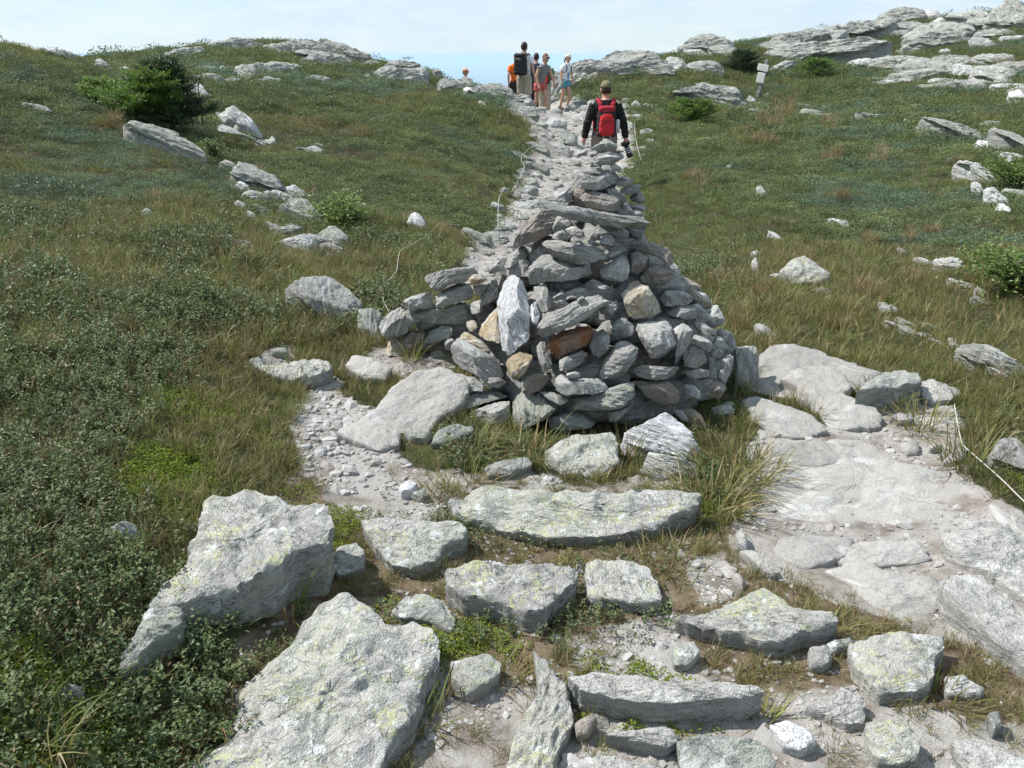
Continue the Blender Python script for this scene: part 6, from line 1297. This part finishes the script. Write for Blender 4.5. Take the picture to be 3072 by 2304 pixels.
def backpack(root, J, T, label, mat, dark, w=.31, h=.48, d=.19, zc=1.20, pocket=True, bottle=False, accent=None):
    """a rucksack on someone's back: main sack, front pocket, shoulder straps, grab loop"""
    bp = empty('backpack', root.location, root.rotation_euler.z); bp.scale = root.scale; tag(bp, label, 'backpack')
    V, F = [], []; rbox(V, F, T((0, -.115 - d / 2, zc)), (w, d, h), .45, 32, 20, None, .12); remeshed('sack', V, F, dark if accent else mat, bp, .014, 2, .008)
    if pocket:
        V, F = [], []; rbox(V, F, T((0, -.105 - d, zc - .04)), (w * .80, .11, h * .72), .5, 28, 16, None, .18); pk_ = remeshed('front_pocket', V, F, accent or mat, bp, .012, 2, .009)
        V, F = [], []; tube(V, F, [T((-w * .30, -.158 - d, zc + .10)), T((-w * .15, -.166 - d, zc + .16)), T((w * .15, -.166 - d, zc + .16)), T((w * .30, -.158 - d, zc + .10))], .006, 6)
        z_ = mesh_obj('zip', np.array(V), [tuple(f) for f in F], dark); z_.parent = pk_
        V, F = [], []; tube(V, F, [T((-w * .33, -.150 - d, zc - .02)), T((0, -.172 - d, zc + .03)), T((w * .33, -.150 - d, zc - .02))], .005, 6); z_ = mesh_obj('zip', np.array(V), [tuple(f) for f in F], dark); z_.parent = pk_
        for s in (-1, 1):
            for zz in (-.10, .08):
                V, F = [], []; tube(V, F, [T((s * w * .40, -.10 - d, zc + zz)), T((s * w * .53, -.12 - d * .5, zc + zz)), T((s * w * .50, -.13, zc + zz))], .007, 6); child('side_strap', V, F, dark, bp)
    V, F = [], []; rbox(V, F, T((0, -.12 - d / 2, zc - h / 2 + .05)), (w * 1.03, d * 1.02, .10), .5, 24, 10); child('base_panel', V, F, dark, bp)
    V, F = [], []; rbox(V, F, T((0, -.12 - d / 2, zc + h / 2 - .04)), (w * .88, d * .95, .10), .55, 24, 10); child('lid', V, F, mat, bp)
    for s in (-1, 1):
        V, F = [], []; pts = [T((s * .075, -.14, zc + h / 2 - .07)), T((s * .105, -.135, 1.42)), T((s * .130, -.05, 1.480)), T((s * .125, .07, 1.43)), T((s * .13, .125, 1.30)), T((s * .16, .07, 1.08)), T((s * .15, -.12, zc - h / 2 + .08))]
        k0 = 0
        for i, p in enumerate(pts):
            wv = np.array([.034, 0, 0]); th_ = np.array([0, 0, .008]) if i in (2,) else np.array([0, .008, 0])
            V += [p - wv - th_, p + wv - th_, p + wv + th_, p - wv + th_]
        for i in range(len(pts) - 1):
            for j in range(4): F.append((i*4 + j, i*4 + (j+1) % 4, (i+1)*4 + (j+1) % 4, (i+1)*4 + j))
        F += [(0, 3, 2, 1), tuple(len(V) - 4 + q for q in range(4))]
        child('shoulder_strap', V, F, mat, bp)
    V, F = [], []; tube(V, F, [T((-.03, -.16, zc + h / 2)), T((0, -.16, zc + h / 2 + .04)), T((.03, -.16, zc + h / 2))], .008, 6); child('grab_loop', V, F, dark, bp)
    if bottle:
        V, F = [], []; tube(V, F, [T((w / 2 + .03, -.2, zc - .16)), T((w / 2 + .03, -.2, zc - .0)), T((w / 2 + .03, -.2, zc + .04))], [.036, .036, .02], 12); child('bottle', V, F, plain('bottle_plastic', (.55, .56, .55), .3), bp)
        V, F = [], []
        for s in (-.05, .06): tube(V, F, [T((s, -.30, zc - .2)), T((s + .02, -.31, zc - .36))], .009, 6)
        child('loose_strap', V, F, plain('webbing_grey', (.35, .34, .33), .8), bp)
    return bp
# walker with the red rucksack, seen from behind the cairn
RED = fabric('red_nylon', (.55, .035, .04)); RED2 = fabric('red_nylon_dark', (.36, .03, .045))
loc = stand(1820, 238, 14.2, 1.80)
r1, J1, T1, h1 = person('person in a black long-sleeved shirt and olive cap walking away behind the cairn', loc, 0.0, 1.80,
    dict(elL=(-.275, -.04, 1.13), wrL=(-.315, .05, .885), elR=(.285, -.04, 1.13), wrR=(.345, .03, .885), knL=(-.10, .12, .50), anL=(-.10, .02, .12), knR=(.10, 0, .49), anR=(.10, -.15, .10), head=(0, .02, -.01)),
    dict(shirt=BLACKF, sleeve='long', bottom='long', bcol=fabric('taupe_cotton', (.25, .205, .18)), hair=HB, cap=fabric('olive_cotton', (.17, .16, .085)), skin=SKIN_R, build=1.10), .010)
backpack(r1, J1, T1, 'red backpack on the walker just beyond the cairn', RED2, plain('black_nylon', (.03, .02, .022), .7), .30, .46, .17, 1.145, True, True, RED)
def camera_thing():
    s = 1.80 / 1.75; b = np.array(r1.location) + np.array([.36, .06, .775]) * s
    e = empty('camera', b); tag(e, 'black camera with a long ringed lens hanging in the walker\'s right hand', 'camera')
    ax = np.array([.34, -.30, -.88]); ax /= np.linalg.norm(ax); u = np.cross(ax, [0, 1, 0]); u /= np.linalg.norm(u); v = np.cross(ax, u); M3 = np.stack([u, v, ax], -1)
    V, F = [], []; rbox(V, F, ax * -.02, (.15, .11, .075), .5, 24, 14, M3); child('camera_body', V, F, DARK, e)
    V, F = [], []; tube(V, F, [ax * .0, ax * .05, ax * .06, ax * .15, ax * .16, ax * .22], [.040, .040, .046, .046, .052, .052], 20); L = child('lens', V, F, DARK, e)
    for t in (.065, .10, .135): 
        V, F = [], []; tube(V, F, [ax * t, ax * (t + .016)], .0485, 20); q = mesh_obj('ring', np.array(V), [tuple(f) for f in F], plain('lens_ring', (.42, .44, .46), .35)); q.parent = L
    V, F = [], []; tube(V, F, [ax * .219, ax * .2215], .044, 20); q = mesh_obj('glass', np.array(V), [tuple(f) for f in F], plain('lens_glass', (.10, .11, .13), .05, .8)); q.parent = L
camera_thing()
# the group on the crest
loc = stand(1573, 125, 24.0, 1.82)
r2, J2, T2, h2 = person('person in a white tee and khaki shorts, tallest of the group on the crest', loc, -.45, 1.82,
    dict(elL=(-.25, .03, 1.14), wrL=(-.16, .22, 1.02), elR=(.25, -.02, 1.15), wrR=(.27, .07, .90)), dict(shirt=W_TEE, sleeve='short', bottom='knee', bcol=KHAKI, hair=HB, build=1.05))
BLKN = plain('black_pack_nylon', (.018, .019, .020), .6); backpack(r2, J2, T2, 'black backpack on the tallest person of the group on the crest', BLKN, BLKN, .34, .52, .22, 1.22)
loc = stand(1549, 160, 27.5, 1.74)
person('person in an orange shirt and dark shorts, half hidden at the left of the group', loc, .5, 1.78, dict(elL=(-.27, .0, 1.14), wrL=(-.25, .03, .89)), dict(shirt=fabric('orange_cotton', (.80, .16, .02)), sleeve='short', bottom='knee', bcol=fabric('charcoal_cotton', (.03, .03, .035)), hair=HB, build=1.1))
loc = stand(1621, 150, 24.6, 1.74)
person('person in a grey tee and coral shorts stepping forward with bent back', loc, -2.45, 1.70, dict(lean=.38, elL=(-.25, .22, 1.12), wrL=(-.22, .36, .92), elR=(.26, .14, 1.10), wrR=(.26, .24, .86), knL=(-.09, .20, .52), anL=(-.09, .08, .12), knR=(.09, -.03, .49), anR=(.10, -.22, .12), head=(0, -.02, .01)),
    dict(shirt=fabric('grey_cotton', (.20, .21, .215)), sleeve='none', bottom='short', bcol=fabric('coral_cotton', (.52, .12, .11)), hair=HL, glasses=True, build=.92))
loc = stand(1609, 158, 28.0, 1.84)
person('person with short dark hair mostly hidden behind the person in grey', loc, .2, 1.84, {}, dict(shirt=fabric('navy_cotton', (.04, .05, .09)), sleeve='short', bottom='long', bcol=fabric('navy_twill', (.05, .05, .07)), hair=HB))
loc = stand(1636, 171, 27.0, 1.72)
r6, J6, T6, h6 = person('person in a green tee and long khaki trousers facing away in the group', loc, -.15, 1.72, dict(elR=(.28, .02, 1.15), wrR=(.27, .12, .95)), dict(shirt=fabric('green_cotton', (.13, .20, .10)), sleeve='short', bottom='long', bcol=KHAKI, hair=HB))
backpack(r6, J6, T6, 'red and black backpack on the person in the green tee', BLKN, BLKN, .31, .48, .18, 1.20, True, False, fabric('scarlet_nylon', (.62, .05, .03)))
loc = stand(1697, 156, 27.3, 1.66)
r7, J7, T7, h7 = person('person in a white tee, pale cap and teal shorts, rightmost of the group', loc, -2.3, 1.66, dict(lean=.12, elL=(-.24, .06, 1.14), wrL=(-.22, .16, .90), elR=(.24, .03, 1.13), wrR=(.25, .06, .88), knL=(-.08, .14, .52), anL=(-.08, .06, .14), knR=(.08, 0, .49), anR=(.08, -.12, .09), head=(0, .02, -.015)),
    dict(shirt=W_TEE, sleeve='short', bottom='short', bcol=fabric('teal_cotton', (.10, .30, .36)), hair=HL, cap=fabric('cream_cotton', (.66, .60, .50)), pony=True, build=.90))
V, F = [], []
for s_ in (-1, 1): tube(V, F, [T7((s_ * .10, -.10, 1.40)), T7((s_ * .11, 0, 1.47)), T7((s_ * .11, .12, 1.36)), T7((s_ * .13, .12, 1.20))], .014, 6)
child('pack_strap', V, F, BLKN, r7)
V, F = [], []; rbox(V, F, T7((.01, .134, 1.10)), (.09, .012, .16), .6, 12, 8); child('shirt_print', V, F, plain('blue_print', (.10, .22, .55), .8), r7)
x_, y_, z_ = head_at(1395, 205, 30.0, 1.70)
person('person in an orange cap and dark top, head showing above the left crest', (x_, y_, z_), -1.9, 1.70, {}, dict(shirt=fabric('dark_green_knit', (.05, .055, .04)), sleeve='short', bottom='long', bcol=BLACKF, hair=HL, cap=fabric('peach_cotton', (.75, .33, .20)), glasses=True))

# ------------------------------------------------------------------ leaning signpost
def signpost():
    b = hit(2272, 303); e = empty('signpost', b); tag(e, 'leaning grey wooden signpost with two white boards among stones', 'signpost'); e.rotation_euler = (0, R(9), R(-42))
    sc_ = np.linalg.norm(b - np.array([0, 0, EYE])) / FPX    # metres per photo pixel here
    hgt = 106 * sc_; pw = 9.5 * sc_
    wood = plain('weathered_wood', (.20, .195, .185), .85, .2, 30, .25, .6, .01); white = plain('white_board', (.62, .61, .58), .6, .3, 12, .06); ink = plain('dark_lettering', (.42, .41, .40), .7)
    V, F = [], []; rbox(V, F, (0, 0, hgt / 2 - .05), (pw, pw, hgt + .1), .16, 32, 18); child('post', V, F, wood, e)
    def board(cx, cz, w, h, rows, tint=None):
        V, F = [], []; rbox(V, F, (cx, -pw / 2 - .018, cz), (w, .028, h), .12, 28, 12); o = child('sign_board', V, F, white, e)
        rs2 = np.random.default_rng(int(cz * 1000))
        for k in range(rows):
            z = cz + h * (.5 - (k + .75) / (rows + .5)); x = cx - w * .38; V, F = [], []
            while x < cx + w * .34:
                l_ = w * rs2.uniform(.05, .13); rbox(V, F, (x + l_ / 2, -pw / 2 - .034, z), (l_, .004, h * .26 / rows), .3, 8, 6); x += l_ + w * .035
            q = mesh_obj('lettering', np.array(V), [tuple(f) for f in F], ink); q.parent = o; q['kind'] = 'stuff'
    board(-4 * sc_, hgt * .81, 31 * sc_, 17 * sc_, 3); board(-3.5 * sc_, hgt * .565, 22 * sc_, 26 * sc_, 5)
    V, F = [], []; rbox(V, F, (10 * sc_, -pw * .9, .05), (46 * sc_, .06, 9 * sc_), .15, 20, 10); child('base_board', V, F, wood, e)
    V, F = [], []; rbox(V, F, (0, -pw * .75, hgt * .12), (pw * 1.1, .05, hgt * .25), .15, 20, 10); child('brace', V, F, wood, e)
signpost()

# ------------------------------------------------------------------ white cords along the trail
CORD = plain('white_cord', (.48, .47, .44), .8, .2, 400, .1)
def cord(reg, pts, label, lift=.03, r=None):
    P = []
    px_ = PX(reg, pts); t = np.arange(len(px_)); tt = np.linspace(0, len(px_) - 1, 8 * (len(px_) - 1) + 1)
    for a, c in zip(np.interp(tt, t, px_[:, 0]), np.interp(tt, t, px_[:, 1])):
        h_ = hit(a, c, lift)
        if h_ is not None: P.append(h_)
    for _ in range(2): P = [P[0]] + [(P[i - 1] + 2 * P[i] + P[i + 1]) / 4 for i in range(1, len(P) - 1)] + [P[-1]]
    dist = np.mean([np.linalg.norm(p) for p in P]); V, F = [], []
    tube(V, F, P, r or max(.0022, .00030 * dist), 7); o = mesh_obj('cord', np.array(V), [tuple(f) for f in F], CORD); tag(o, label, 'rope')
cord('b', [(1375,850),(1330,910),(1290,935),(1220,960),(1170,1010),(1165,1040),(1190,1075),(1150,1170),(1100,1245)], 'white cord strung along the left of the far trail', .08)
cord('b', [(1060,1210),(1020,1280),(1015,1380),(1015,1470),(960,1520)], 'white cord hanging beside the steep grassy bank left of the trail', .10)
cord('b', [(770,1456),(700,1455),(625,1450),(600,1490),(500,1560),(380,1625),(370,1662),(360,1758),(310,1813),(270,1838),(270,1950),(310,2020)], 'white cord trailing through grass toward the left side of the cairn', .08)
cord('b', [(1900,790),(1905,880),(1920,960),(1945,1040)], 'white cord on the right side of the trail beside the walker', .10)
cord('f', [(970,690),(1100,740),(1250,770),(1400,790),(1530,800),(1550,830)], 'white cord lying over the bedrock and the dark undercut rock', .12, .0020)
cord('f', [(1760,960),(1780,1080),(1805,1200),(1830,1240),(1900,1300),(2050,1430),(2212,1590),(2290,1660)], 'white cord running along the right edge of the path', .05, .0022)
# ------------------------------------------------------------------ the air over the lowland
def build_haze():
    h = 142000.0; z0 = float(min(v.co.z for v in ground.data.vertices)) - 1.0; z1 = 8.5
    v = [(-h,-h,z0),(h,-h,z0),(h,h,z0),(-h,h,z0),(-h,-h,z1),(h,-h,z1),(h,h,z1),(-h,h,z1)]
    f = [(0,3,2,1),(4,5,6,7),(0,1,5,4),(1,2,6,5),(2,3,7,6),(3,0,4,7)]
    m, nt, n, l = new_mat('haze_air')
    pv = n.new('ShaderNodeVolumePrincipled'); o = n.new('ShaderNodeOutputMaterial')
    pv.inputs['Density'].default_value = 8.0e-5; pv.inputs['Density Attribute'].default_value = ''
    pv.inputs['Color'].default_value = (.62, .83, 1.0, 1); pv.inputs['Anisotropy'].default_value = .2
    l.new(pv.outputs[0], o.inputs['Volume'])
    ob = mesh_obj('haze', v, f, m, smooth=False)
    tag(ob, 'pale blue haze over the far lowland', None, None, 'stuff')
build_haze()
